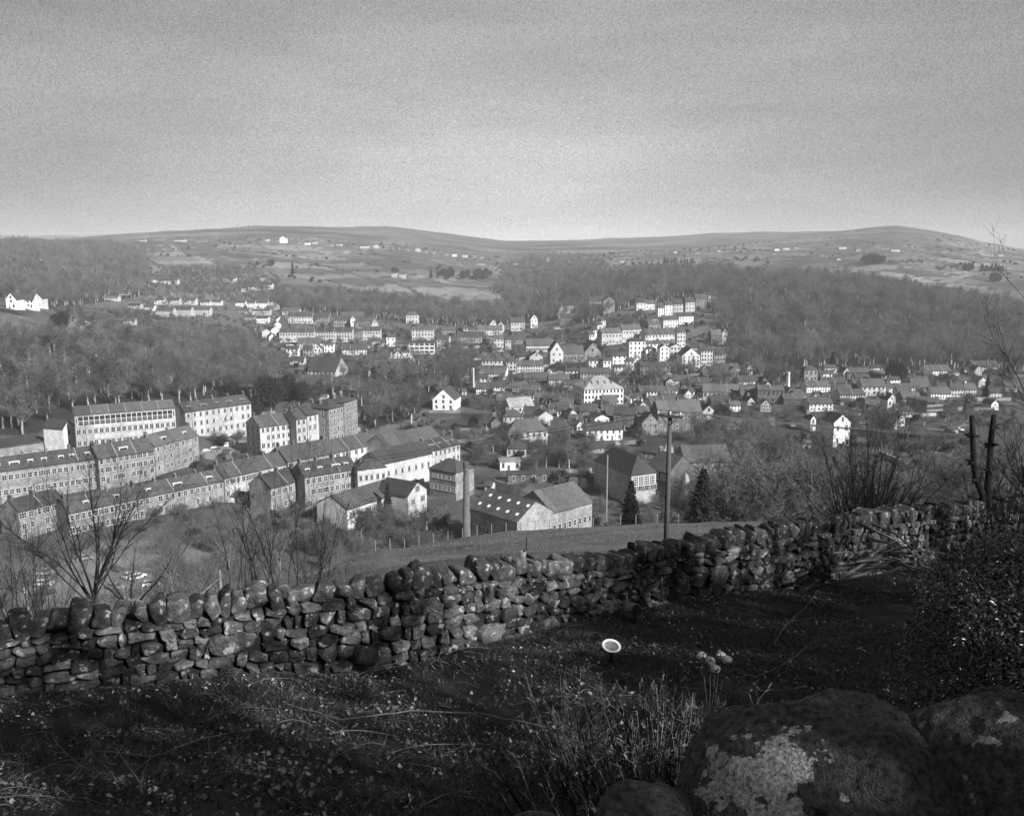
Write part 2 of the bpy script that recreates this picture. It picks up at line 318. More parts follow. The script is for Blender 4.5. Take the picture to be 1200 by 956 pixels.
def building(c, yaw, w, h, d, rt='g', rh=2.2, tone='S', roof='d', floors=2, bays=3, name='house', wtype=1, label=None, cat='house', group=None,
             dist=None, chims=None, dorm=0, door=True, near=None, gable_win=True, side=0, kindw=None, ends=(True, True)):
    """c = centre of the foot of the front wall"""
    root = node(name, None, None, c, yaw)
    wall = node('wall', wall_mesh(w, d, h, rt, rh, WALLM[tone]), root)
    rf = node('roof', roof_mesh(w, d, h, rt, rh, ROOFM[roof]), root)
    Yd = c[1]; near = (Yd < 430) if near is None else near
    pane, fr, sill, lin = WIN[wtype]
    fh = h/floors; s = min(1.12, fh*.6/1.5); n = 0
    def win(x, y, z, rz=0, ss=1):
        nonlocal pane, fr, sill, lin
        if near and name == 'terrace': pane, fr, sill, lin = WIN[random.choice([1, 2, 2, 3] if wtype == 2 else [1, 1, 2])]
        if near and name == 'terrace' and random.random() < .07: return
        o = node('window', pane, root, (x, y, z), rz, (s*ss,)*3 if s*ss != 1 else None)
        if near: node('frame', fr, o); node('sill', sill, o); node('lintel', lin, o)
    bw = w/bays
    for fl in range(floors):
        for i in range(bays):
            x = -w/2+bw*(i+.5)+random.uniform(-.05, .05)*bw
            if fl == 0 and door and (bays == 1 or i % 3 == 1) and bw > 2:
                node('door', DOORME, root, (x-.2*bw, 0, 0))
                if bw > 2.8: win(x+.22*bw, 0, .9)
                continue
            win(x, 0, fl*fh+fh*.33)
    if rt == 'f' and rh > 2.6: win(0, 0, h+rh*.12)
    if side:   # windows on the side walls
        for sx, rz in ((1, PI/2), (-1, -PI/2)):
            for fl in range(floors):
                for i in range(side): win(sx*w/2, d*(i+.5)/side, fl*fh+fh*.33, rz)
    if chims is None: chims = max(1, int(round(w/7.5))) if rt != 'm' else 0
    for i in range(chims):
        if rt == 'g': x = (-w/2+.6 if chims == 1 else -w/2+.6+(w-1.2)*i/(chims-1)); y = d/2; z = h+rh
        elif rt == 'f': x = 0; y = d*.75; z = h+rh
        else: x = (-w*.25 if i == 0 else w*.25) if chims < 3 else -w/2+w*(i+.5)/chims; y = d/2; z = h+rh*.8
        node('chimney', CHIM[random.randrange(3) if near else random.randrange(2)], rf, (x, y, z-.1), PI/2 if rt == 'g' else 0)
    if name in ('terrace', 'mill'):
        k = max(int(w/5.5), 1)
        for i in range(k): node('downpipe', PIPE, root, (-w/2+w*(i+.5+random.uniform(-.1, .1))/k+.3, -.02, 0), 0, (1, 1, h))
        if rt == 'g':
            for i in range(1, k):
                if random.random() < .5: node('roof_verge', VERGE(d, rh), rf, (-w/2+w*i/k, 0, h))
    for i in range(dorm):
        x = -w/2+w*(i+.5)/dorm+random.uniform(-.8, .8); b = MB(); dw = random.choice([.8, 1.1, 1.5]); yy = d*.16; z0 = h+rh*.22; z1 = h+rh*.62
        b.box(x-dw, x+dw, yy, d*.4, z0, z1); b.box(x-dw-.12, x+dw+.12, yy-.12, d*.42, z1, z1+.12)
        b.box(x-dw*.85, x+dw*.85, yy-.05, yy-.005, z0+.25, z1-.15, 1)
        b.build('dormer', [M_FRAME if tone != 'P' else M_LINTEL, M_GLASS], rf)
    BLD.append(dict(o=root, w=w, d=d, c=Vector(c), yaw=yaw, tone=tone, dist=dist, name=name, label=label, h=h+rh, rt=rt))
    tag(root, label, cat, group)
    return root
def Hs(l, r, pb, wp, rp, yaw=0, tone='S', rt='g', fl=2, bays=3, roof='d', dist='x', d=None, **k):
    c = hit((l+r)/2, pb, 140)
    if c is None: print('NOHIT', l, r, pb); return
    m = c.y/1045.0*(1.02 if c.y < 1400 else .78); ya = rad(yaw); w = max((r-l)*m/max(math.cos(ya), .5), 2.5)
    h = max(wp*m*(1.14 if dist in ('on the hillside right of centre', 'in the town centre', 'in the upper town left of centre') else 1), 2.2); 
    if d is None: d = min(max(w*.8, 5), 9) if rt != 'f' else max(w*1.2, 7)
    sl = 1.0
    rh = max(rp*m*1.0, .8); 
    if rt in 'gh': rh = min(rh, d*.55)
    if rt == 'g' and bays >= 6 and 'name' not in k: k['name'] = 'terrace'; k['cat'] = 'terrace'
    return building(c, ya, w, h, d, rt, rh, ({'W': 'P', 'P': 'S'}.get(tone, tone) if c.y > 1500 and random.random() < .8 else tone), roof, fl, bays, dist=dist, **k)
def Ev(l, pl, r, pr, ze, h, d, rt='g', rh=2.5, tone='S', roof='d', fl=3, bays=6, dist='near', **k):
    L = at(l, pl, ze/tn(pl)); R = at(r, pr, ze/tn(pr)); v = R-L; yaw = math.atan2(v.y, v.x)
    c = (L+R)/2; c.z = ze-h
    return building(c, yaw, v.length, h, d, rt, rh, tone, roof, fl, bays, dist=dist, **k)
# ------------------------------------------------------------------ near town, left: mills and terraces
Ev(87, 487, 205, 478, -57.3, 17, 13, 'g', 2.2, 'P', 'm', 4, 18, name='mill', cat='mill', door=False, chims=0, wtype=2,
   label='long four-storey stone mill with glazed top floor below the left wood')
Ev(74, 502, 87, 499, -63, 12, 9.5, 'f', 2.6, 'W', 'd', 3, 1, name='stair_tower', cat='stair tower', door=False, chims=0, side=0,
   label='white rendered gabled block at the left end of the long mill')
Ev(-20, 528, 58, 517, -69, 7, 16, 'm', 1, 'S', 'd', 1, 6, name='warehouse', cat='warehouse', door=False, chims=0, label='low flat-roofed warehouse left of the white gabled block')
Ev(-30, 556, 114, 537, -67.5, 9.5, 9, 'g', 3.4, 'S', 'd', 2, 20, name='terrace', cat='terrace', wtype=2, chims=6, dorm=8, group='stone terraces of the lower town',
   label='long dark-roofed stone terrace with white box dormers at the left edge')
Ev(115, 537.5, 180, 527, -67, 9, 9, 'g', 3.6, 'S', 'd', 3, 9, name='terrace', cat='terrace', wtype=2, chims=4, dorm=1, group='stone terraces of the lower town',
   label='three-storey stone terrace joined to the right end of the dormered terrace')
Ev(181, 523, 232, 510, -66.5, 10, 9, 'g', 3.4, 'S', 'm', 3, 7, name='terrace', cat='terrace', wtype=2, chims=3, dorm=2, group='stone terraces of the lower town',
   label='stone terrace with pointed dormers below the right end of the mill')
Ev(22, 600, 76, 586, -71.5, 9.5, 9, 'g', 2.8, 'S', 'd', 3, 6, name='terrace', cat='terrace', wtype=2, chims=3, group='stone terraces of the lower town',
   label='lowest stone terrace at the left, above the car park')
Ev(80, 601, 160, 584, -73, 7.5, 8.5, 'g', 3.2, 'S', 'd', 2, 12, name='terrace', cat='terrace', chims=4, group='stone terraces of the lower town', dorm=2,
   label='low stone terrace behind the bare tree, right of the lowest terrace')
Ev(161, 584, 262, 563, -73, 7, 8.5, 'g', 3.0, 'S', 'm', 2, 14, name='terrace', cat='terrace', chims=5, group='stone terraces of the lower town', dorm=3,
   label='low grey-roofed stone terrace ending below the parked van')
Ev(216.7, 483, 294, 472.4, -64.3, 15, 11, 'g', 3.2, 'P', 'd', 4, 11, name='terrace', cat='terrace', chims=5, dorm=5, group='tall terraces of the lower town',
   label='tall pale four-storey terrace right of the long mill')
Ev(304.6, 501, 346.5, 495.5, -66, 12.5, 13, 'g', 3.4, 'P', 'm', 4, 7, name='terrace', cat='terrace', chims=2, side=3, group='tall terraces of the lower town',
   label='pale four-storey terrace block with broad gable, right of the parked van')
Ev(347, 491.5, 359, 490, -63.5, 13, 11, 'g', 3, 'P', 'd', 4, 2, name='terrace', cat='terrace', chims=1, group='tall terraces of the lower town',
   label='narrow pale town house stepping up from the broad gabled block')
Ev(360, 487, 378, 483.5, -62.5, 14, 11, 'g', 3.4, 'P', 'd', 4, 3, name='terrace', cat='terrace', chims=2, group='tall terraces of the lower town',
   label='tallest pale house in the stepped terrace, beside the hipped block')
Ev(385, 480, 402, 476, -60.5, 14, 12, 'h', 2.6, 'S', 'd', 4, 4, name='warehouse', cat='warehouse', chims=1, wtype=1, side=2, door=False,
   label='four-storey hipped stone warehouse at the right end of the stepped terrace')
Ev(403, 472.5, 418.5, 467.5, -60, 14, 12, 'h', 2, 'S', 'd', 4, 4, name='warehouse', cat='warehouse', chims=2, door=False,
   label='rear four-storey warehouse block with white roof lantern')
Ev(263, 560, 336, 543.5, -72, 7.5, 10, 'g', 3.6, 'P', 'd', 2, 12, name='terrace', cat='terrace', wtype=2, chims=5, group='stone terraces of the lower town',
   label='dark-roofed terrace with pale wall below the parked van street')
Ev(337, 541, 392, 531, -71, 7.5, 14, 'g', 4.0, 'S', 'd', 2, 8, name='terrace', cat='terrace', chims=4, group='stone terraces of the lower town',
   label='deep-roofed terrace of gables in front of the stepped tall terrace')
Ev(317, 572, 356, 561, -72.5, 8.5, 10, 'g', 3.4, 'S', 'd', 2, 6, name='terrace', cat='terrace', chims=3, group='stone terraces of the lower town', wtype=2,
   label='two-storey stone terrace seen through the tall whips behind the wall')
Ev(357, 559, 418, 549, -70, 11, 10, 'g', 3.4, 'S', 'd', 3, 9, name='terrace', cat='terrace', chims=4, dorm=4, wtype=2, group='stone terraces of the lower town',
   label='three-storey terrace with bright dormers left of the striped shed roof')
Ev(419, 551, 452, 547.5, -69.5, 11, 9, 'h', 2.4, 'P', 'd', 2, 5, name='works', cat='works', chims=1, side=2,
   label='two-storey hipped stone works behind the striped shed roof')
Ev(392, 531, 441, 520, -72, 6.5, 10, 'g', 3.8, 'W', 'd', 2, 7, name='terrace', cat='terrace', chims=2, group='stone terraces of the lower town', wtype=2,
   label='white-fronted row with dark roof left of the long ridged shed')
Ev(443, 545, 506, 531, -71, 7, 11, 'g', 3.4, 'P', 'd', 1, 8, name='shed', cat='mill shed', chims=0, door=False,
   label='long dark-roofed mill shed with pale seams across its roof')
Ev(452, 524, 516, 512, -71, 6, 12, 'g', 3.6, 'W', 'm', 1, 12, name='shed', cat='mill shed', chims=0, door=False,
   label='long grey-roofed mill shed with arched white wall')
Ev(503, 529, 539, 520, -72, 7, 9, 'g', 3.0, 'P', 'd', 2, 7, name='terrace', cat='terrace', chims=2, dorm=4, group='stone terraces of the lower town',
   label='short row with white dormers right of the arched shed')
Ev(503, 549, 534, 554.5, -71.5, 8, 10, 'h', 3.2, 'S', 'd', 2, 6, name='chapel', cat='chapel', chims=0, wtype=2, door=False,
   label='hipped stone chapel just left of the tall mill chimney')
Ev(407, 597, 472, 576, -74.5, 4.5, 13, 'g', 3.2, 'W', 'd', 1, 7, name='striped_shed', cat='shed', chims=0, door=False, wtype=3,
   label='low white shed with a striped seamed roof, left of the chimney')
Ev(478, 581, 500, 573, -73, 5, 12, 'f', 3.2, 'P', 'd', 1, 2, name='shed', cat='shed', chims=0, door=False, wtype=3,
   label='gabled stone workshop left of the chimney foot')
Ev(551.5, 595, 606, 611.5, -69, 9, 14, 'g', 4.2, 'S', 'd', 1, 12, name='mill_shed', cat='mill shed', chims=0, door=False, wtype=2,
   label='dark-roofed mill shed with small roof lights right of the chimney')
Ev(647, 601, 694, 588.5, -69.5, 8, 15, 'g', 4.6, 'S', 'm', 1, 8, name='mill_shed', cat='mill shed', chims=0, door=False,
   label='grey-roofed mill shed behind the field fence')
Ev(740, 557.5, 769, 554, -71, 8, 24, 'h', 5.2, 'P', 'd', 1, 4, name='school_hall', cat='hall', chims=0, door=False, wtype=4,
   label='hipped hall with rows of white-paned windows left of the pole')
Ev(757, 547, 784, 554, -70.5, 9, 13, 'g', 4.6, 'D', 'd', 2, 5, name='hall', cat='hall', chims=1, door=False,
   label='dark steep-roofed hall close behind the pole, right of the white-paned hall')
Ev(752, 528, 776, 531, -71.5, 7, 11, 'g', 4.2, 'S', 'd', 2, 4, name='hall', cat='hall', chims=0, door=False,
   label='steep grey-roofed hall left of the pole, behind the two front halls')
Ev(784, 557.5, 808, 556.5, -72.5, 7, 12, 'f', 3.6, 'W', 'd', 1, 3, name='pediment_house', cat='house', chims=0, door=False, wtype=3,
   label='white house with a triangular pediment between pole and spruce')
Ev(803, 541.5, 857, 540, -71.5, 5, 12, 'g', 4.6, 'S', 'm', 1, 9, name='long_shed', cat='shed', chims=0, door=False,
   label='long low shed with slate roof above the spruce')
# ------------------------------------------------------------------ centre of the town
C = 'in the town centre'
for a in [
 (590, 613, 501, 11, 7, 8, 'P', 'h', 2, 4, 'm'), (596, 642, 523, 15, 14, 8, 'P', 'h', 2, 7, 'm'), (631, 648, 499, 10, 6, 18, 'P', 'f', 1, 2, 'd'),
 (638, 667, 512, 5, 12, -15, 'S', 'h', 1, 4, 'd'), (597, 626, 484, 7, 9, 25, 'P', 'g', 1, 4, 'l'), (611, 641, 493, 5, 9, -20, 'D', 'g', 1, 4, 'd'),
 (606, 631, 469, 5, 4, 5, 'W', 'm', 1, 5, 'd'), (652, 672, 480, 5, 7, 0, 'S', 'h', 1, 4, 'm'), (653, 667, 488, 6, 5, 5, 'W', 'g', 1, 3, 'd'),
 (667, 676, 492, 7, 4, 10, 'P', 'f', 1, 1, 'd'), (676, 684, 504, 6, 3, 15, 'W', 'f', 1, 1, 'm'), (668, 684, 497, 4, 5, 10, 'S', 'g', 1, 3, 'd'),
 (687, 730, 516, 11, 7, 8, 'W', 'g', 2, 6, 'd'), (697, 714, 499, 8, 4, 10, 'W', 'f', 1, 2, 'd'), (706, 724, 478, 6, 7, 5, 'P', 'g', 2, 4, 'm'),
 (719, 742, 500, 13, 7, -20, 'D', 'g', 3, 6, 'd'), (742, 758, 492, 8, 6, -20, 'S', 'g', 2, 4, 'm'), (752, 772, 510, 13, 11, 5, 'S', 'f', 2, 3, 'm'),
 (739, 753, 473, 6, 5, 10, 'W', 'g', 1, 3, 'd'), (745, 762, 484, 5, 7, 15, 'P', 'f', 1, 2, 'm'), (758, 770, 468, 8, 3, 5, 'W', 'g', 2, 3, 'd'),
 (762, 796, 478, 4, 8, 8, 'P', 'g', 1, 6, 'd'), (770, 798, 464, 5, 4, 4, 'W', 'g', 1, 6, 'm'), (800, 822, 465, 5, 4, 4, 'W', 'g', 1, 5, 'm'),
 (770, 823, 505, 20, 18, 12, 'D', 'g', 2, 8, 'm'), (822, 839, 492, 8, 8, 5, 'P', 'f', 1, 2, 'd'), (824, 866, 467, 7, 8, -4, 'S', 'g', 1, 8, 'm'),
 (868, 890, 470, 6, 10, -6, 'S', 'g', 1, 4, 'm'), (888, 918, 473, 14, 4, -6, 'D', 'g', 2, 6, 'm'), (590, 602, 478, 7, 5, 6, 'S', 'g', 2, 3, 'd'),
 (626, 640, 473, 6, 5, 0, 'S', 'g', 2, 3, 'm'), (680, 700, 487, 5, 7, -10, 'S', 'g', 1, 4, 'd'), (594, 616, 535, 8, 8, -4, 'P', 'h', 1, 4, 'd'),
 (726, 740, 468, 6, 5, 10, 'S', 'g', 2, 3, 'd'), (700, 716, 467, 5, 5, 12, 'S', 'g', 2, 3, 'm'), (690, 712, 531, 4, 6, 20, 'S', 'g', 1, 4, 'd'),
 (586, 610, 551, 9, 2, 5, 'W', 'm', 1, 3, 'l'), (855, 868, 482, 6, 4, 8, 'W', 'g', 2, 3, 'm'), (840, 852, 489, 6, 4, 8, 'S', 'g', 2, 3, 'm')]:
    Hs(*a, dist=C, group='houses in the town centre')
Hs(684, 731, 475, 19, 13, 14, 'W', 'h', 3, 11, 'l', d=20, dist=None, name='pale_mill', cat='mill', chims=0, door=False, side=5,
   label='tall white-fronted mill with pale slate roof and a row of roof lights')
Hs(507, 533, 481, 13, 12, -10, 'W', 'f', 2, 3, 'd', dist=None, name='white_chapel', cat='chapel', chims=0, door=False,
   label='white gabled chapel among trees above the grey-roofed shed')
# ------------------------------------------------------------------ hillside right of centre
C = 'on the hillside right of centre'
for a in [
 (691, 706, 366, 11, 5, 5, 'P', 'g', 2, 3, 'd'), (707, 720, 367, 12, 5, 0, 'S', 'f', 2, 2, 'd'),
 (705, 729, 404, 12, 5, 22, 'P', 'g', 2, 6, 'm'), (729, 752, 400, 12, 5, 22, 'P', 'g', 2, 6, 'm'), (755, 792, 402, 9, 6, 20, 'P', 'g', 2, 9, 'd'),
 (793, 803, 407, 16, 4, 10, 'P', 'g', 4, 3, 'd'), (737, 756, 422, 19, 3, 6, 'W', 'h', 4, 4, 'd'), (756, 792, 412, 8, 3, 18, 'W', 'g', 2, 8, 'm'),
 (757, 769, 423, 12, 3, 8, 'W', 'h', 3, 2, 'd'), (773, 784, 427, 17, 3, 6, 'W', 'f', 4, 2, 'd'), (785, 797, 427, 18, 3, 6, 'P', 'f', 4, 3, 'd'),
 (718, 734, 430, 11, 3, 5, 'W', 'g', 3, 3, 'd'), (734, 743, 437, 12, 3, 5, 'W', 'g', 3, 2, 'd'), (720, 733, 438, 7, 2, 5, 'P', 'g', 2, 3, 'd'),
 (690, 705, 434, 10, 3, 3, 'W', 'g', 2, 3, 'd'), (707, 716, 435, 11, 3, 3, 'W', 'g', 2, 2, 'd'), (663, 677, 443, 7, 3, 4, 'W', 'g', 2, 3, 'd'),
 (680, 716, 446, 8, 5, 4, 'S', 'g', 2, 9, 'd'), (750, 793, 443, 12, 4, 4, 'S', 'g', 3, 10, 'd'), (746, 757, 364, 8, 4, 5, 'W', 'g', 2, 3, 'd'),
 (757, 767, 363, 6, 4, 5, 'W', 'g', 1, 3, 'm'), (771, 778, 372, 10, 4, 12, 'W', 'g', 3, 2, 'd'), (779, 788, 370, 11, 4, 12, 'W', 'g', 3, 2, 'd'),
 (789, 802, 369, 11, 6, 12, 'P', 'g', 3, 4, 'd'), (803, 814, 369, 13, 7, 12, 'P', 'g', 3, 3, 'd'), (777, 795, 384, 8, 4, 22, 'W', 'g', 2, 5, 'd'),
 (795, 813, 380, 8, 4, 22, 'W', 'g', 2, 5, 'd'), (815, 828, 362, 10, 6, 5, 'S', 'g', 2, 3, 'd'), (830, 840, 354, 7, 3, 5, 'W', 'g', 1, 3, 'd'),
 (833, 846, 404, 10, 6, 10, 'D', 'g', 1, 3, 'm'), (846, 852, 404, 12, 5, 10, 'P', 'f', 2, 1, 'm'),
 (821, 835, 429, 16, 4, 10, 'P', 'g', 4, 4, 'd'), (836, 850, 429, 13, 4, 12, 'S', 'g', 3, 4, 'd'),
 (690, 697, 402, 9, 3, 40, 'P', 'g', 2, 2, 'd'), (695, 701, 397, 9, 3, 40, 'W', 'g', 2, 2, 'd'), (700, 706, 391, 9, 3, 40, 'W', 'g', 2, 2, 'd'),
 (704, 710, 386, 9, 3, 40, 'P', 'g', 2, 2, 'd'), (758, 772, 379, 5, 4, 8, 'S', 'g', 1, 3, 'd'), (760, 774, 387, 6, 3, 8, 'S', 'g', 1, 3, 'm'), (655, 675, 371, 6, 5, 0, 'W', 'h', 1, 5, 'l'), (656, 676, 379, 7, 3, 0, 'D', 'g', 2, 6, 'd')]:
    Hs(*a, dist=C, group='houses on the hillside right of centre')
Hs(799, 820, 434, 17, 9, 4, 'W', 'f', 4, 4, 'd', dist=None, name='gabled_house', cat='house', door=True, chims=2,
   label='big white four-storey house with one broad gable at the foot of the hillside')
# ------------------------------------------------------------------ centre-left
C = 'around the arcaded school'
for a in [
 (565, 578, 437, 14, 8, 4, 'P', 'h', 3, 3, 'd'), (579, 592, 437, 14, 8, 4, 'P', 'h', 3, 3, 'd'), (593, 605, 438, 14, 8, 4, 'P', 'h', 3, 3, 'd'),
 (579, 590, 412, 15, 3, 5, 'P', 'g', 3, 3, 'm'), (592, 599, 410, 12, 4, 5, 'P', 'g', 2, 2, 'd'), (599, 615, 388, 10, 10, 5, 'P', 'g', 2, 5, 'd'),
 (622, 630, 384, 10, 5, 10, 'W', 'f', 2, 2, 'd'), (583, 591, 389, 7, 5, 8, 'P', 'f', 1, 1, 'd'), (574, 582, 386, 6, 5, 8, 'P', 'f', 1, 1, 'd'),
 (540, 548, 393, 8, 4, 0, 'P', 'g', 2, 2, 'd'), (549, 556, 395, 8, 3, 0, 'W', 'g', 2, 2, 'd'), (605, 620, 424, 6, 5, 6, 'P', 'g', 1, 3, 'd'),
 (621, 636, 426, 8, 5, 6, 'P', 'f', 1, 3, 'd'), (558, 574, 462, 7, 6, 3, 'W', 'g', 2, 6, 'd'), (575, 591, 462, 9, 5, 3, 'W', 'g', 2, 6, 'd'),
 (562, 567, 400, 7, 3, -45, 'D', 'g', 2, 1, 'm'), (565, 570, 404, 7, 3, -45, 'D', 'g', 2, 1, 'm'), (568, 573, 408, 7, 3, -45, 'D', 'g', 2, 1, 'm'), (571, 577, 413, 7, 3, -45, 'D', 'g', 2, 1, 'm'),
 (590, 598, 425, 6, 5, 6, 'S', 'g', 1, 2, 'd'), (556, 562, 390, 7, 4, -30, 'S', 'g', 2, 1, 'm'), (600, 616, 403, 5, 5, 6, 'S', 'g', 1, 3, 'd'), (556, 572, 448, 5, 4, 0, 'P', 'g', 1, 4, 'd'), (600, 618, 459, 6, 5, 2, 'S', 'g', 2, 5, 'm'), (620, 632, 459, 5, 5, 2, 'P', 'g', 1, 3, 'd')]:
    Hs(*a, dist=C, group='houses around the arcaded school')
Hs(617, 648, 413, 8, 8, 6, 'P', 'g', 1, 12, 'm', dist=None, name='arcaded_hall', cat='hall', chims=0, door=False, label='low hall with a white-columned arcade left of the school')
Hs(645, 660, 426, 14, 11, 8, 'P', 'f', 2, 2, 'm', dist=None, name='school_wing', cat='school', chims=0, door=False, label='gabled left wing of the stone school')
Hs(660, 684, 425, 11, 12, 6, 'S', 'g', 1, 6, 'm', dist=None, name='school', cat='school', chims=1, door=False, label='stone school with dark arched openings below a deep slate roof')
Hs(685, 704, 422, 9, 11, 4, 'S', 'f', 1, 2, 'm', dist=None, name='school_wing', cat='school', chims=0, door=False, label='gabled right wing of the stone school')
C = 'in the upper town left of centre'
for a in [
 (290, 299, 362, 6, 3, 2, 'W', 'g', 2, 3, 'd'), (300, 314, 362, 6, 3, 2, 'W', 'g', 2, 5, 'd'), (315, 325, 363, 6, 3, 2, 'W', 'f', 1, 3, 'd'),
 (295, 316, 369, 4, 2, 0, 'P', 'g', 1, 7, 'd'), (331, 351, 369, 4, 3, 0, 'P', 'g', 1, 6, 'm'), (300, 314, 379, 5, 2, 0, 'W', 'g', 1, 5, 'd'), (288, 299, 378, 5, 2, 0, 'P', 'g', 1, 3, 'd'),
 (325, 332, 381, 6, 3, 30, 'W', 'f', 1, 1, 'd'), (322, 329, 387, 6, 3, 30, 'W', 'f', 1, 1, 'd'), (319, 327, 393, 6, 3, 30, 'W', 'f', 1, 1, 'd'), (308, 317, 397, 7, 3, 30, 'P', 'f', 1, 1, 'l'), (316, 323, 399, 4, 3, 30, 'W', 'f', 1, 1, 'm'),
 (338, 366, 379, 7, 5, 2, 'P', 'g', 2, 9, 'd'), (367, 385, 380, 7, 5, 2, 'S', 'g', 2, 6, 'd'), (392, 411, 386, 10, 4, 3, 'S', 'g', 3, 7, 'd'), (411, 417, 386, 10, 4, 8, 'W', 'f', 2, 1, 'd'),
 (328, 347, 401, 10, 4, 2, 'P', 'g', 2, 6, 'd'), (348, 368, 401, 10, 4, 2, 'P', 'g', 2, 6, 'd'), (370, 391, 401, 11, 4, 2, 'P', 'g', 3, 7, 'd'), (391, 413, 401, 11, 4, 2, 'P', 'g', 3, 7, 'd'), (414, 424, 400, 10, 3, 2, 'S', 'g', 2, 3, 'd'),
 (424, 446, 399, 10, 4, 3, 'P', 'g', 2, 7, 'd'), (336, 352, 408, 4, 2, 0, 'W', 'm', 1, 4, 'd'), (373, 381, 407, 4, 2, 0, 'W', 'g', 1, 2, 'd'),
 (336, 350, 418, 8, 3, 2, 'W', 'g', 2, 3, 'd'), (355, 366, 418, 8, 4, 2, 'S', 'g', 2, 3, 'd'), (368, 377, 418, 8, 5, 4, 'W', 'f', 2, 2, 'd'), (380, 391, 413, 8, 2, 2, 'W', 'g', 2, 3, 'm'), (400, 407, 414, 8, 3, 2, 'P', 'g', 2, 2, 'd'),
 (417, 436, 386, 8, 4, 2, 'S', 'g', 2, 6, 'd'), (436, 443, 387, 7, 5, 4, 'P', 'f', 1, 1, 'd'), (453, 463, 406, 9, 3, 5, 'W', 'h', 2, 2, 'm'), (434, 445, 406, 5, 3, 2, 'W', 'g', 1, 3, 'd'), (445, 453, 406, 4, 3, 2, 'P', 'g', 1, 2, 'd'),
 (476, 490, 379, 8, 4, 0, 'P', 'h', 2, 4, 'm'), (483, 508, 399, 11, 3, 2, 'P', 'g', 3, 7, 'm'), (512, 526, 408, 9, 4, -8, 'P', 'g', 2, 3, 'd'), (462, 477, 413, 4, 2, 2, 'P', 'g', 1, 4, 'd'),
 (518, 533, 393, 5, 4, 0, 'S', 'g', 1, 4, 'm'), (442, 458, 420, 4, 3, 0, 'P', 'g', 1, 4, 'd'), (467, 480, 420, 6, 2, 0, 'W', 'g', 1, 3, 'd'), (455, 478, 428, 3, 3, 0, 'S', 'g', 1, 6, 'm'), (340, 356, 427, 4, 4, 0, 'P', 'g', 1, 4, 'd'),
 (330, 356, 456, 5, 6, 10, 'P', 'g', 1, 5, 'd'), (482, 500, 437, 5, 3, 15, 'P', 'g', 1, 4, 'd'), (392, 404, 440, 4, 3, 5, 'P', 'g', 1, 3, 'm'), (420, 434, 390, 6, 3, 0, 'P', 'g', 1, 4, 'm')]:
    Hs(*a, dist=C, group='houses in the upper town left of centre')
Hs(360, 394, 441, 6, 14, -12, 'P', 'g', 1, 7, 'd', dist=None, name='tiled_hall', cat='hall', chims=0, door=False, label='hall with a big ribbed roof below the upper terraces', d=20)
Hs(480, 509, 415, 13, 2, 3, 'P', 'm', 3, 5, 'd', dist=None, name='office_block', cat='office block', chims=0, door=False, wtype=4, label='boxy three-storey block with horizontal bands of windows, centre left')
C = 'on the far left slope'
for a in [
 (181, 192, 357, 5, 2, 0, 'W', 'g', 2, 3, 'd'), (194, 210, 357, 5, 3, 0, 'P', 'g', 2, 6, 'd'), (210, 229, 357, 5, 3, 0, 'P', 'g', 2, 6, 'd'), (235, 246, 358, 4, 2, 0, 'W', 'g', 2, 3, 'd'), (247, 259, 358, 4, 2, 0, 'W', 'g', 2, 4, 'd'),
 (183, 203, 371, 7, 3, 0, 'P', 'g', 2, 7, 'd'), (203, 224, 371, 8, 3, 0, 'P', 'g', 3, 8, 'd'), (224, 246, 371, 8, 3, 0, 'P', 'g', 3, 8, 'd'), (150, 164, 361, 3, 2, 0, 'P', 'g', 1, 4, 'd'), (164, 180, 363, 3, 2, 0, 'W', 'g', 1, 5, 'm'),
 (174, 185, 331, 3, 1, 0, 'W', 'm', 1, 3, 'd'), (187, 197, 333, 4, 2, 0, 'W', 'g', 2, 4, 'd'), (197, 208, 333, 4, 2, 0, 'W', 'g', 2, 4, 'd'), (262, 276, 331, 4, 2, 0, 'W', 'g', 1, 5, 'd'), (283, 291, 342, 4, 2, 0, 'W', 'g', 1, 2, 'd'), (293, 300, 341, 5, 2, 0, 'W', 'g', 2, 2, 'd'),
 (276, 287, 359, 4, 2, 0, 'W', 'g', 2, 3, 'd'), (288, 299, 360, 4, 2, 0, 'W', 'g', 2, 3, 'd'), (304, 317, 330, 6, 3, 0, 'P', 'g', 2, 4, 'd'), (309, 319, 339, 5, 2, 0, 'W', 'g', 1, 2, 'd'), (146, 158, 381, 5, 3, 10, 'P', 'g', 1, 3, 'd'), (280, 292, 367, 3, 2, 0, 'P', 'g', 1, 4, 'm'), (124, 138, 352, 3, 2, 0, 'P', 'g', 1, 4, 'm'), (140, 150, 346, 3, 2, 0, 'P', 'g', 1, 3, 'd')]:
    Hs(*a, dist=C, group='houses on the far left slope')
C = 'on the far moor edge at the left'
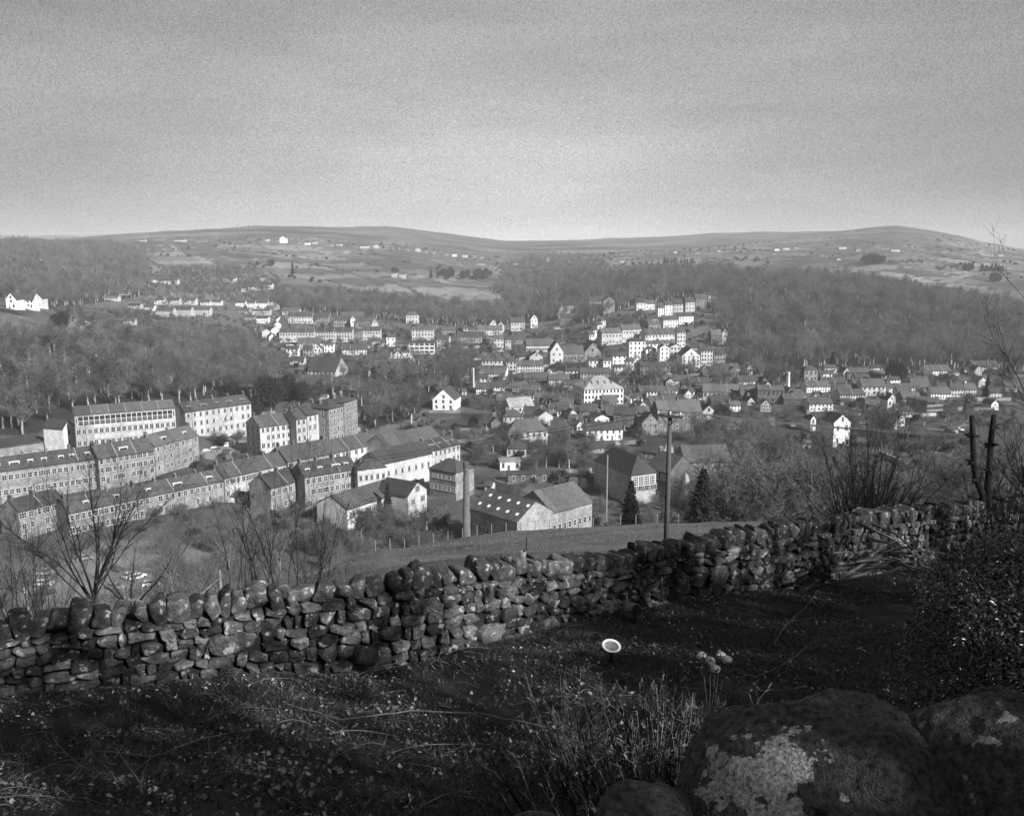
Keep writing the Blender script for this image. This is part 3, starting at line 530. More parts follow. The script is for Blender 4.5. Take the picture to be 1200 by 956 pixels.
for a in [
 (310, 316, 283, 3, 1.5, 0, 'W', 'g', 1, 2, 'd'), (321, 327, 284, 3, 1.5, 0, 'P', 'g', 1, 2, 'd'), (356, 364, 287, 3, 2, 0, 'W', 'g', 1, 3, 'd'), (365, 372, 286, 3, 2, 0, 'P', 'g', 1, 2, 'd'), (380, 392, 288, 2, 1.5, 0, 'P', 'g', 1, 3, 'd'), (393, 402, 288, 2, 1.5, 0, 'W', 'g', 1, 2, 'm'),
 (421, 433, 291, 3, 1.5, 0, 'W', 'g', 1, 3, 'm'), (437, 444, 291, 4, 1.5, 0, 'W', 'f', 1, 1, 'd'), (453, 460, 293, 3, 1.5, 0, 'P', 'g', 1, 2, 'd'), (463, 469, 292, 3, 2, 0, 'P', 'g', 1, 2, 'd'), (474, 480, 294, 3, 2, 0, 'P', 'g', 1, 2, 'd'), (486, 493, 295, 4, 2, 0, 'W', 'f', 1, 1, 'd'), (497, 502, 297, 4, 2, 0, 'P', 'g', 1, 2, 'd'), (505, 511, 298, 4, 2, 0, 'P', 'g', 1, 2, 'd'),
 (520, 527, 300, 4, 2, 0, 'P', 'g', 1, 2, 'd'), (529, 536, 301, 4, 2, 0, 'W', 'g', 1, 2, 'd'), (541, 549, 302, 4, 2, 0, 'P', 'g', 1, 3, 'd'), (552, 559, 302, 4, 2, 0, 'P', 'g', 1, 2, 'd'), (562, 569, 304, 4, 2, 0, 'P', 'g', 1, 2, 'm'), (163, 171, 283, 2, 1.5, 0, 'W', 'g', 1, 2, 'm'), (176, 196, 282, 2, 1.5, 0, 'P', 'g', 1, 5, 'm'), (202, 219, 283, 2, 1.5, 0, 'W', 'g', 1, 5, 'm'), (227, 245, 284, 2, 1.5, 0, 'P', 'g', 1, 5, 'm'), (594, 600, 307, 4, 1.5, 0, 'P', 'g', 1, 2, 'd')]:
    Hs(*a, dist=C, group='houses on the far moor edge at the left')
Hs(327, 336, 285, 7, 3, 0, 'W', 'f', 2, 2, 'd', dist=None, name='moor_hall', cat='house', chims=0, door=False, label='tall pale gabled hall alone on the far left moor')
C = 'in the far middle distance'
for a in [
 (458, 466, 325, 6, 2, 0, 'W', 'g', 2, 2, 'd'), (467, 476, 326, 6, 2, 0, 'W', 'g', 2, 3, 'd'), (478, 490, 327, 6, 2, 0, 'P', 'g', 2, 4, 'd'), (508, 520, 329, 3, 2, 0, 'P', 'g', 1, 3, 'm'),
 (601, 608, 311, 3, 1.5, 0, 'W', 'g', 1, 2, 'd'), (615, 619, 311, 3, 1.5, 0, 'P', 'g', 1, 1, 'd'), (622, 627, 312, 3, 1.5, 0, 'W', 'g', 1, 2, 'd'), (640, 644, 306, 5, 2, 0, 'W', 'g', 2, 1, 'd'), (664, 670, 308, 3, 1.5, 0, 'P', 'g', 1, 2, 'd'), (690, 695, 307, 3, 1.5, 0, 'P', 'g', 1, 2, 'd'), (698, 702, 304, 3, 1.5, 0, 'P', 'g', 1, 1, 'd'), (726, 732, 308, 3, 1.5, 0, 'W', 'g', 1, 1, 'd')]:
    Hs(*a, dist=C, group='houses in the far middle distance')
C = 'on the far right moor'
for a in [
 (789, 794, 297, 3, 1.5, 0, 'W', 'g', 1, 1, 'd'), (812, 821, 297, 2, 1.5, 0, 'P', 'g', 1, 3, 'd'), (840, 846, 295, 2, 1.5, 0, 'W', 'g', 1, 2, 'd'), (907, 914, 294, 3, 1.5, 0, 'W', 'g', 1, 2, 'd'), (917, 926, 293, 3, 1.5, 0, 'W', 'g', 1, 3, 'd'), (929, 937, 292, 3, 1.5, 0, 'P', 'g', 1, 2, 'd'),
 (982, 993, 292, 3, 1.5, 0, 'W', 'g', 1, 4, 'm'), (1013, 1018, 300, 4, 2, 0, 'W', 'g', 1, 1, 'd'), (1019, 1026, 301, 5, 2, 0, 'W', 'g', 1, 2, 'd'), (1043, 1056, 295, 3, 1.5, 0, 'W', 'g', 1, 4, 'm'), (980, 986, 305, 3, 1.5, 0, 'W', 'g', 1, 2, 'd'), (1168, 1176, 300, 2, 1.5, 0, 'W', 'g', 1, 2, 'd'), (1002, 1009, 295, 4, 1.5, 0, 'P', 'g', 1, 2, 'd')]:
    Hs(*a, dist=C, group='houses on the far right moor')
# ------------------------------------------------------------------ right
C = 'in the rows below the right wood'
for a in [
 (942, 958, 447, 13, 5, 6, 'S', 'h', 2, 3, 'd'), (927, 946, 471, 7, 7, 4, 'W', 'h', 1, 5, 'm'), (920, 933, 468, 7, 7, 20, 'D', 'f', 1, 1, 'd'), (944, 966, 457, 4, 4, 5, 'P', 'g', 1, 5, 'd'), (948, 976, 482, 9, 6, 4, 'W', 'g', 2, 6, 'm'), (961, 975, 443, 5, 3, 5, 'W', 'g', 1, 3, 'd'),
 (978, 992, 468, 10, 6, 5, 'W', 'g', 3, 4, 'd'), (992, 1008, 463, 6, 6, 5, 'S', 'g', 2, 4, 'm'), (998, 1012, 441, 5, 4, 5, 'P', 'g', 1, 3, 'd'), (1003, 1020, 447, 4, 4, 5, 'P', 'g', 1, 4, 'd'), (1010, 1038, 464, 11, 8, 5, 'P', 'g', 2, 5, 'm'), (1023, 1039, 444, 5, 4, 5, 'S', 'g', 1, 3, 'm'),
 (950, 955, 505, 14, 4, 10, 'W', 'f', 2, 1, 'd'), (1040, 1044, 486, 18, 3, 10, 'W', 'f', 2, 1, 'd'), (1045, 1052, 503, 12, 4, 10, 'W', 'f', 2, 1, 'd'), (1053, 1060, 499, 10, 4, 10, 'W', 'f', 1, 1, 'd'), (1052, 1069, 467, 7, 6, 5, 'P', 'g', 2, 4, 'd'), (1068, 1088, 459, 6, 10, -8, 'S', 'g', 1, 4, 'm'),
 (1099, 1114, 465, 9, 7, 5, 'P', 'g', 2, 4, 'd'), (1114, 1129, 465, 9, 7, 5, 'P', 'g', 2, 4, 'd'), (1130, 1144, 463, 7, 6, 5, 'P', 'g', 2, 4, 'm'), (1056, 1066, 437, 4, 3, 3, 'P', 'g', 1, 2, 'd'), (1083, 1093, 443, 4, 3, 3, 'P', 'g', 1, 2, 'd'), (1112, 1124, 440, 4, 2, 3, 'P', 'g', 1, 4, 'd'),
 (1124, 1136, 450, 4, 3, 3, 'W', 'g', 1, 3, 'd'), (1144, 1158, 449, 4, 4, 3, 'P', 'g', 1, 4, 'm'), (1160, 1176, 467, 7, 5, 3, 'P', 'g', 2, 4, 'd'), (1161, 1170, 481, 8, 4, 8, 'W', 'f', 2, 1, 'd'), (1043, 1055, 452, 7, 3, 8, 'W', 'g', 2, 3, 'd'), (1050, 1071, 489, 7, 4, 12, 'P', 'g', 1, 5, 'd'), (1020, 1034, 436, 5, 3, 3, 'P', 'g', 1, 3, 'd'), (966, 980, 437, 6, 3, 3, 'P', 'g', 1, 3, 'd'), (1178, 1192, 459, 6, 4, 3, 'P', 'g', 2, 4, 'd'), (1072, 1084, 449, 4, 3, 3, 'W', 'g', 1, 3, 'd')]:
    Hs(*a, dist=C, group='houses in the rows below the right wood')
Hs(975, 996, 523, 29, 9, 12, 'W', 'f', 2, 2, 'd', dist=None, name='gabled_cottage', cat='house', chims=1, label='tall white gable end seen through the coppiced shrub at right')
Hs(1084, 1106, 487, 17, 2, 18, 'S', 'm', 3, 4, 'm', dist=None, name='apartment_block', cat='apartments', chims=0, door=False, wtype=4, d=14, label='three-storey flats with white-framed windows above the right field')
C = 'in the gaps of the middle town'
_r = random.Random(3); _n = 0
for _ in range(4000):
    if _n >= 74: break
    px_, py_ = (_r.uniform(570, 900), _r.uniform(436, 505)) if _n < 44 else (_r.uniform(930, 1185), _r.uniform(434, 486)) if _n < 60 else (_r.uniform(300, 640), _r.uniform(366, 470))
    c_ = hit(px_, py_, 200)
    if c_ is None or any((b['c']-c_).length < (b['w']+b['d'])*.33+2 for b in BLD): continue
    _w = _r.uniform(4, 6) if _r.random() < .35 else _r.uniform(9, 16)
    Hs(px_-_w, px_+_w, py_, _r.uniform(5, 8), _r.uniform(4, 6), _r.choice([3, 5, 8, 14, -8]), _r.choice('PPPSWWD'), 'g' if _w > 7 else 'f', 2, int(_w/1.6)+1, _r.choice('ddm'), dist=C, group='houses in the gaps of the middle town'); _n += 1
# ------------------------------------------------------------------ left shoulder
Hs(8, 19, 362, 11, 7, 6, 'W', 'f', 2, 1, 'd', dist=None, name='gabled_house', cat='house', chims=1, label='white gabled house wing at the left edge above the wood', d=12)
Hs(19, 39, 361, 9, 7, 6, 'W', 'g', 2, 5, 'd', dist=None, name='white_house', cat='house', chims=2, label='white house front between two gabled wings at the left edge', d=9)
Hs(39, 49, 360, 10, 6, 10, 'W', 'f', 2, 1, 'd', dist=None, name='gabled_house', cat='house', chims=0, label='white gabled right wing of the house at the left edge', d=12)
print('houses', len(BLD))
# labels by district
from collections import defaultdict
TN = {'W': 'white', 'P': 'pale stone', 'S': 'grey stone', 'D': 'dark stone'}
ORD = ['leftmost']+[w for w in ('second third fourth fifth sixth seventh eighth ninth tenth eleventh twelfth thirteenth fourteenth fifteenth sixteenth seventeenth eighteenth nineteenth twentieth twenty-first twenty-second twenty-third twenty-fourth twenty-fifth twenty-sixth twenty-seventh twenty-eighth twenty-ninth thirtieth thirty-first thirty-second').split()]
grp = defaultdict(list)
for b in BLD:
    if b['label'] is None: grp[(b['dist'], b['tone'], b['name'])].append(b)
for (dd, t, nm_), L_ in grp.items():
    hw = 'row' if nm_ == 'terrace' else 'house'
    L_.sort(key=lambda b: proj(*b['c'])[0])
    for i, b in enumerate(L_):
        rk = ORD[i]+(' '+TN[t]+' '+hw+' from the left ' if i else ' '+TN[t]+' '+hw+' ')
        b['o']['label'] = rk+dd if len(L_) > 1 else f"the only {TN[t]} {hw} {dd}"
def inpoly(px, py, poly):
    ins = np.zeros(px.shape, bool); n = len(poly)
    for i in range(n):
        x1, y1 = poly[i]; x2, y2 = poly[(i+1) % n]
        c = ((y1 > py) != (y2 > py)) & (px < (x2-x1)*(py-y1)/(y2-y1+1e-9)+x1); ins ^= c
    return ins
# woods: picture outline of the ground they stand on, distance range, spacing
W_ = [
 ('on the steep left slope above the mill', [(-70, 522), (-70, 404), (50, 402), (120, 404), (200, 406), (300, 412), (330, 436), (328, 460), (300, 468), (215, 474), (90, 488), (60, 505)], 325, 640, 9.0, 1.4),
 ('behind the white house on the left hill', [(-70, 352), (-70, 286), (120, 286), (170, 296), (176, 345), (140, 352), (60, 362)], 640, 2400, 15, 1.35),
 ('among the far left villas', [(168, 362), (168, 318), (300, 316), (330, 330), (330, 356)], 800, 1700, 15, 1.0),
 ('in the band of wood above the upper town', [(300, 358), (330, 347), (445, 350), (520, 358), (650, 368), (650, 376), (545, 384), (440, 374), (330, 366)], 900, 1700, 12.5, 1.45),
 ('in the middle of the valley head', [(600, 366), (585, 345), (620, 332), (670, 322), (720, 328), (700, 345), (640, 362)], 1000, 2100, 15, 1.4),
 ('in the clough at the valley head', [(575, 345), (590, 312), (620, 300), (680, 300), (715, 312), (690, 328), (640, 335)], 1400, 2900, 22, 1.2),
 ('on the wooded hill right of centre', [(640, 372), (690, 340), (715, 326), (790, 318), (860, 318), (870, 352), (840, 372), (815, 350), (740, 358), (690, 380)], 800, 1450, 12, 1.4),
 ('on the big wooded slope at right', [(842, 392), (842, 345), (860, 325), (1010, 328), (1100, 345), (1280, 372), (1280, 452), (1180, 440), (1000, 430), (905, 436), (860, 432)], 600, 1500, 12, 1.45),
 ('between the hillside terraces', [(690, 382), (755, 372), (770, 384), (735, 386), (700, 392)], 600, 1000, 9, .8),
 ('below the hillside terraces', [(735, 452), (735, 440), (800, 436), (935, 432), (935, 450), (860, 455), (800, 453)], 500, 760, 9, 1.0),
 ('on the gill right of the road', [(500, 462), (520, 412), (556, 415), (560, 455), (530, 470)], 480, 800, 10, 1.1),
 ('among the streets of the town', [(560, 520), (560, 440), (600, 400), (700, 395), (860, 430), (900, 470), (1180, 452), (1180, 500), (900, 500), (840, 520), (700, 530)], 300, 760, 17, .62),
 ('among the upper rows', [(280, 400), (290, 362), (460, 372), (560, 378), (640, 380), (690, 400), (560, 430), (470, 440), (330, 432)], 560, 1150, 21, .7),
 ('in the gardens below the upper town', [(340, 470), (335, 452), (400, 444), (500, 425), (505, 470), (480, 492), (425, 505), (424, 480)], 400, 720, 11, 1.1),
]
WPOLY = [w for w in W_ if 'streets' not in w[0] and 'upper rows' not in w[0] and 'villas' not in w[0]]
# ------------------------------------------------------------------ ground sheet
WALLPTS = [(-40, 834, 11.6), (27, 831, 12.0), (163, 812, 12.6), (272, 790, 13.1), (402, 780, 13.7), (525, 769, 14.3), (614, 745, 15.3), (674, 731, 16.2), (734, 718, 17.2), (805, 701, 18.6),
           (891, 688, 20.0), (954, 678, 21.3), (1017, 665, 22.8), (1100, 648, 25.0), (1174, 631, 27.5), (1260, 618, 30.5)]
WXY = []
for px, py, Y in WALLPTS:
    r = ray(px, py); WXY.append((r[0]/r[1]*Y, Y))
WX = np.array([p[0] for p in WXY]); WY = np.array([p[1] for p in WXY])
def wallY(X): return np.interp(X, WX, WY)
def field_cells(X, Y, s, ang, seed):
    c, n = math.cos(ang), math.sin(ang); x = (X*c+Y*n)/s; y = (-X*n+Y*c)/(s*.8)
    x = x+.35*fbm(X/s/3+seed, Y/s/3, 2); y = y+.35*fbm(X/s/3+seed+9, Y/s/3, 2)
    xi = np.floor(x).astype(int); yi = np.floor(y+.5*(xi % 2)).astype(int)
    v = _perm[(xi*7+seed) & 255, (yi*13+seed) & 255]; fx = x-xi; fy = y+.5*(xi % 2)-yi
    e = np.minimum(np.minimum(fx, 1-fx)*s, np.minimum(fy, 1-fy)*s*.8)
    return v, e
def albedo(X, Y, Z):
    fw = Y*CS-Z*SN; px = 600+F*X/np.maximum(fw, 1); py = 478-F*(Y*SN+Z*CS)/np.maximum(fw, 1)
    a = np.full(X.shape, .10)
    garden = Y < wallY(X)
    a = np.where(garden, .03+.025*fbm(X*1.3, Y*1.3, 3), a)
    town = (Y > 190) & (Y < 900)
    tv = .075+.07*fbm(X/14, Y/14, 4)+.05*(field_cells(X, Y, 22., .2, 3)[0]-.5)
    a = np.where(town, tv, a)
    fieldm = (~garden) & (Y < 130); a = np.where(fieldm, .105+.03*fbm(X/5, Y/5, 4), a)
    cp = (Y > 190) & (Y < 243) & (X > -118) & (X < -74); a = np.where(cp, .15+.05*fbm(X/3, Y/3, 3), a)
    rf = (Y > 180) & (Y < 460) & (px > 1075); a = np.where(rf, .06+.02*fbm(X/20, Y/20, 3), a)
    f1, e1 = field_cells(X, Y, 110., .5, 5); f2, e2 = field_cells(X, Y, 170., -.3, 11)
    far = np.clip((Y-1050)/250, 0, 1)
    fa = .06+.08*f1**1.5; fa = np.where(f1 > .9, .16, fa); fa = np.where(e1 < 4, np.where(f2 > .7, .2, .035), fa)
    rough = fbm(X/150, Y/260, 4)
    fa = fa*(1+.6*rough)
    moor = np.clip((Y-2300)/600+rough*.6, 0, 1); streak = fbm(X/260+4, Y/60, 4)
    ma = .08+.11*streak+.03*(f2 > .8); fa = fa*(1-moor)+ma*moor
    a = a*(1-far)+fa*far
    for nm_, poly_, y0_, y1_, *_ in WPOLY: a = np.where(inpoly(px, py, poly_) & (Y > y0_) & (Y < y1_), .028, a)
    sh = fbm(X/9., Y/9., 3)
    return np.clip(a*(1+.25*sh), .02, .5)
def make_ground():
    Ys = np.concatenate([np.linspace(-30, 1.5, 22), np.exp(np.linspace(math.log(1.7), math.log(6290), 740))])
    us = np.linspace(-1.12, 1.12, 900)
    YY, UU = np.meshgrid(Ys, us, indexing='ij'); XX = UU*(YY+42*np.exp(-np.maximum(YY, 0)/60)+np.where(YY < 0, -YY, 0))
    ZZ = gz(XX.ravel(), YY.ravel()).reshape(XX.shape)
    V = np.stack([XX, YY, ZZ], -1).reshape(-1, 3); n, m = XX.shape
    i = (np.arange(n-1)[:, None]*m+np.arange(m-1)[None]).ravel()
    Q = np.stack([i, i+1, i+m+1, i+m], -1)
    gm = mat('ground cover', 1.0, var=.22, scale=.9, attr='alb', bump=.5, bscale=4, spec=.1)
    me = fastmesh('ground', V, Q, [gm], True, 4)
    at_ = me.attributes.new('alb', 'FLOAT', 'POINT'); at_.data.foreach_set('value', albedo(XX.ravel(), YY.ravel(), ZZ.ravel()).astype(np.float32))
    tag(node('ground', me), kind='structure')
    return float(ZZ.min()), float(ZZ.max())
ZMIN, ZMAX = make_ground(); print('Z', ZMIN, ZMAX)
M_ROAD = mat('road surface', .17, var=.15, scale=1); M_TRACK = mat('pale track', .135, var=.3, scale=.05); M_LANE = mat('lane surface', .12, var=.2, scale=.5)
def ribbon(name, pts, w, m, lift=.25, start=140, step=None):
    P = [hit(p[0], p[1], start) for p in pts]; P = [p for p in P if p is not None]
    D = []
    for a, b in zip(P[:-1], P[1:]):
        L_ = (b-a).length; k = max(int(L_/(step or w)), 2)
        for i in range(k): D.append(a.lerp(b, i/k))
    D.append(P[-1]); v = []
    for i, p in enumerate(D):
        d = D[min(i+1, len(D)-1)]-D[max(i-1, 0)]; d.z = 0; d.normalize(); nrm = Vector((-d.y, d.x, 0))
        for s in (-.5, -.17, .17, .5):
            q = p+nrm*w*s; q.z = float(gz(q.x, q.y)[0])+lift; v.append(q)
    f = [(i*4+j, i*4+j+1, i*4+j+5, i*4+j+4) for i in range(len(D)-1) for j in range(3)]
    tag(node(name, mesh(name, v, f, [m], True)), kind='structure')
ribbon('road', [(513, 410), (522, 420), (533, 430), (542, 440), (548, 450)], 9, M_ROAD, .5)
ribbon('road', [(596, 425), (612, 430), (632, 436), (655, 438), (672, 433)], 11, M_ROAD, .5)
ribbon('road', [(74, 392), (90, 381), (100, 377), (108, 381)], 11, M_ROAD, .5)
ribbon('road', [(238, 538), (262, 529), (285, 517)], 12, M_ROAD, .3)
ribbon('road', [(586, 566), (640, 558), (690, 552)], 9, M_ROAD, .3)
ribbon('path', [(1086, 503), (1110, 504), (1130, 499), (1140, 492)], 3.5, M_LANE, .2)
ribbon('path', [(1085, 528), (1105, 532), (1125, 538)], 3.0, M_LANE, .2)
for pts, w in (([(287, 297), (318, 300), (345, 304)], 26), ([(387, 300), (405, 300), (424, 301)], 18), ([(447, 297), (475, 300), (505, 305), (540, 313), (580, 321)], 22),
               ([(500, 331), (540, 335), (585, 338)], 14), ([(1040, 332), (1075, 333), (1110, 332), (1140, 321)], 12), ([(705, 297), (760, 296)], 22), ([(810, 299), (860, 295), (900, 292)], 26),
               ([(1000, 320), (1030, 318)], 16), ([(905, 295), (945, 294)], 16), ([(1150, 364), (1188, 364)], 8), ([(1120, 303), (1160, 305)], 12)):
    ribbon('track', pts, w, M_TRACK, 1.0, 900, 40)
# ------------------------------------------------------------------ tree prototypes
def vec_tri(P, D, W):
    """thin triangles: base points P, tip P+D, width W, random roll -> V,F"""
    n = len(P); r = RNG.normal(size=(n, 3)); s = np.cross(D, r); s /= (np.linalg.norm(s, axis=1, keepdims=True)+1e-9)
    V = np.empty((n, 3, 3)); V[:, 0] = P-s*W[:, None]/2; V[:, 1] = P+s*W[:, None]/2; V[:, 2] = P+D
    return V.reshape(-1, 3), np.arange(3*n).reshape(-1, 3)
def bare_tree(seed, H=12., spread=.5, trunk=.3, tw=.05, dens=1., up=.5, bush=False):
    R = np.random.default_rng(seed); tr = MB()
    th = H*(.05 if bush else .38); pts = [Vector((0, 0, -1.5))]; 
    for i in range(1, 5): pts.append(Vector((R.normal()*.12*i/4*H*.1, R.normal()*.12*i/4*H*.1, th*i/4)))
    if not bush: tr.tube(pts, [trunk*H/12*(1.15-.16*i) for i in range(5)], 6)
    crown = MB(); P = []; D = []; W = []
    n1 = int(9 if not bush else 16)
    c = Vector((0, 0, H*.62))
    for i in range(n1):
        az = 2*PI*i/n1+R.normal()*.3; el = rad(R.uniform(25, 80)) if not bush else rad(R.uniform(30, 85))
        if i == 0: el = rad(88)
        st = pts[-1]*(1-.45*R.random()) if not bush else Vector((R.normal()*.4, R.normal()*.4, 0)); st = Vector((st.x, st.y, max(st.z, 0)))
        L1 = H*(.58 if i == 0 else R.uniform(.38, .56)) if not bush else H*R.uniform(.75, 1.)
        d = Vector((math.cos(az)*math.cos(el), math.sin(az)*math.cos(el), math.sin(el))); q = st.copy(); path = [q.copy()]
        for k in range(4):
            d = (d+Vector((R.normal()*.12, R.normal()*.12, .1*up))).normalized(); q = q+d*L1/4; path.append(q.copy())
        r0 = trunk*H/12*.42
        crown.tube(path, [r0*(1-.2*k) for k in range(5)], 4, cap=False)
        for j in range(int(9*dens)):
            t = R.uniform(.2, 1); a = path[min(int(t*4), 3)]; b = path[min(int(t*4)+1, 4)]; s = a.lerp(b, t*4-int(t*4)) if t < 1 else b
            dd = (d*.7+Vector((R.normal(), R.normal(), R.normal()*.7+.4*up))*.75).normalized(); L2 = L1*R.uniform(.25, .45)
            e = s+dd*L2; crown.tube([s, s.lerp(e, .5)+Vector((0, 0, L2*.06)), e], [r0*.35, r0*.22, r0*.1], 3, cap=False)
            for k in range(int(8*dens)):
                t2 = R.uniform(.15, 1); s2 = s.lerp(e, t2); d3 = (dd*.6+Vector((R.normal(), R.normal(), R.normal()*.8+.3*up))*.7).normalized(); L3 = L2*R.uniform(.35, .6)
                e3 = s2+d3*L3; P.append(s2); D.append(d3*L3); W.append(tw*1.2)
                for m in range(3):
                    t3 = R.uniform(.2, 1); d4 = (d3*.6+Vector((R.normal(), R.normal(), R.normal()*.8+.25))*.6).normalized()
                    P.append(s2.lerp(e3, t3)); D.append(d4*L3*R.uniform(.5, .9)); W.append(tw)
    V, Fc = vec_tri(np.array([tuple(p) for p in P]), np.array([tuple(p) for p in D]), np.array(W))
    # merge the limb tubes (triangulated) with the twigs
    cv = np.array(crown.v); cf = np.array([t for q in crown.f for t in ((q[0], q[1], q[2]), (q[0], q[2], q[3]))])
    VV = np.concatenate([cv, V]); FF = np.concatenate([cf, Fc+len(cv)])
    return (None if bush else tr), VV, FF
M_BARK = mat('grey bark', .26, var=.4, scale=3, rnd=.35, spec=.1); M_TWIG = mat('bare twigs', .086, var=.45, scale=.35, rnd=.5, spec=.05)
M_BARKP = mat('pale birch bark', .34, var=.3, scale=2, spec=.1); M_NEEDLE = mat('evergreen needles', .028, var=.5, scale=1.2, rnd=.25, spec=.1)
M_BUSH = mat('bush twigs', .085, var=.35, scale=.4, rnd=.3, spec=.05)
BARE = []
for i, (H, tw, up) in enumerate([(12, .05, .5), (13, .045, .8), (11, .05, .3), (14, .042, 1.0), (10, .052, .6)]):
    tr, V, Fc = bare_tree(100+i, H, tw=tw, up=up, dens=1.12)
    BARE.append((tr.mesh('trunk', [M_BARKP if i == 3 else M_BARK], True), fastmesh('crown', V, Fc, [M_TWIG]), H))
BUSH = []
for i, H in enumerate([4, 5, 6]):
    _, V, Fc = bare_tree(200+i, H, tw=.03, dens=1.2, bush=True, trunk=.2); BUSH.append((fastmesh('twigs', V, Fc, [M_BUSH]), H))
def conifer(seed, H, R0, droop=.15, taper=1.0):
    R = np.random.default_rng(seed); tr = MB(); tr.tube([(0, 0, -1.5), (0, 0, H*.5), (0, 0, H*.98)], [H*.018, H*.012, .03], 6)
    P = []; D = []; W = []
    z = H*.07
    while z < H*.985:
        f = 1-(z/H); r = R0*(f**taper)*R.uniform(.75, 1.15)+.15; n = int(9+r*3)
        for k in range(n):
            az = 2*PI*k/n+R.random()*.9; rr = r*R.uniform(.65, 1.1); d = Vector((math.cos(az), math.sin(az), .25-droop*2*f))
            m = max(int(rr*9), 5)
            for j in range(m):
                t = (j+R.random())/m; p = Vector((0, 0, z))+d*rr*t; p.z -= .25*droop*rr*t*t
                for sgn in (-1, 1):
                    q = Vector((-d.y, d.x, 0))*sgn*.7+d*.55+Vector((0, 0, -.25+R.normal()*.25)); L_ = (.3+.32*(1-t)*min(rr, 2.2))*R.uniform(.7, 1.3)
                    P.append(p); D.append(q.normalized()*L_); W.append(.24)
        z += H*.018*R.uniform(.7, 1.3)
    V, Fc = vec_tri(np.array([tuple(p) for p in P]), np.array([tuple(p) for p in D]), np.array(W))
    return tr.mesh('trunk', [M_BARK], True), fastmesh('crown', V, Fc, [M_NEEDLE]), H
CONI = [conifer(1, 14, 3.6, .2, .8), conifer(2, 12, 2.0, .05, .9), conifer(3, 13, 3.0, .12, .85)]
def leafy(seed, H, R0, n, ls, m, squash=1.0):
    R = np.random.default_rng(seed); b = []
    lobes = [(R.normal(size=3)*np.array([.38, .38, .26])*R0+np.array([0, 0, H*.55]), R0*R.uniform(.45, .75)) for _ in range(12)]
    C_ = np.array([lobes[R.integers(12)][0] for _ in range(n)]); Rr = np.array([R0*.6]*n)
    d = R.normal(size=(n, 3)); d /= np.linalg.norm(d, axis=1, keepdims=True); p = C_+d*(Rr*R.uniform(.6, 1.0, n))[:, None]*np.array([1, 1, squash])
    p[:, 2] = np.maximum(p[:, 2], .1)
    V, Fc = vec_tri(p, (d*.5+R.normal(size=(n, 3))*.6)*ls, np.full(n, ls*.8))
    return fastmesh('crown', V, Fc, [m])
_t = MB(); _t.tube([(0, 0, -1.5), (0, 0, 2), (0, 0, 5)], [.3, .22, .1], 6); TRK = _t.mesh('trunk', [M_BARK], True)
ROUND = [(TRK, leafy(31, 9, 4.2, 9000, .45, M_NEEDLE), 9), (TRK, leafy(32, 8, 3.8, 8000, .45, M_NEEDLE), 8)]
NT = defaultdict(int)
def put_tree(pr, c, s, name, label, cat='tree', group=None, rz=None):
    rz = random.uniform(0, 6.28) if rz is None else rz
    r = node(name, None, None, c, rz, (s, s, s*random.uniform(.92, 1.08)))
    node('trunk', pr[0], r); node('crown', pr[1], r); NT[name] += 1
    return tag(r, label, cat, group)
def put_bush(pr, c, s, name, label, group=None):
    r = node(name, pr[0], None, c, random.uniform(0, 6.28), (s, s, s*random.uniform(.8, 1.1))); NT[name] += 1
    return tag(r, label, 'bush', group)
def clear(x, y, pad=2.0):
    for b in BLD:
        if abs(b['c'].y-y) > 60: continue
        dx = x-b['c'].x; dy = y-b['c'].y; c, s = math.cos(b['yaw']), math.sin(b['yaw'])
        u = dx*c+dy*s; v = -dx*s+dy*c
        if abs(u) < b['w']/2+pad and -pad-1 < v < b['d']+pad: return False
    return True
cand = []
for name, poly, y0, y1, sp, sc in W_:
    pn = np.array(poly); X0 = (pn[:, 0].min()-600)/1000; X1 = (pn[:, 0].max()-600)/1000
    ys = []; y = y0
    gx = np.arange(min(X0*y1, X0*y0), max(X1*y1, X1*y0), sp); gy = np.arange(y0, y1, sp)
    GX, GY = np.meshgrid(gx, gy); GX = (GX+RNG.uniform(-.45, .45, GX.shape)*sp).ravel(); GY = (GY+RNG.uniform(-.45, .45, GY.shape)*sp).ravel()
    GZ = gz(GX, GY); px, py = proj(GX, GY, GZ); ok = inpoly(px, py, poly)
    GX, GY, GZ = GX[ok], GY[ok], GZ[ok]
    ok = np.array([clear(x, y, 3 if y < 700 else 5) for x, y in zip(GX, GY)]) if len(GX) else np.zeros(0, bool)
    for x, y, z in zip(GX[ok], GY[ok], GZ[ok]): cand.append((float(x), float(y), float(z), sc, name))
print('wood trees', len(cand))
cand.sort(key=lambda c: c[1]/c[3])
def vis(c): px, py = proj(c[0], c[1], c[2]+5); return -10 < px < 1210
N_IND = 212; ind = []; rest = []
for c in cand:
    (ind if len(ind) < N_IND and vis(c) else rest).append(c)
for x, y, z, sc, nm in ind:
    k = random.choices(range(5), [3, 3, 3, 1, 3])[0]
    put_tree(BARE[k], (x, y, z), sc*random.uniform(.75, 1.15), 'bare_tree', 'leafless grey tree in the winter wood '+nm, 'tree', 'leafless trees '+nm)
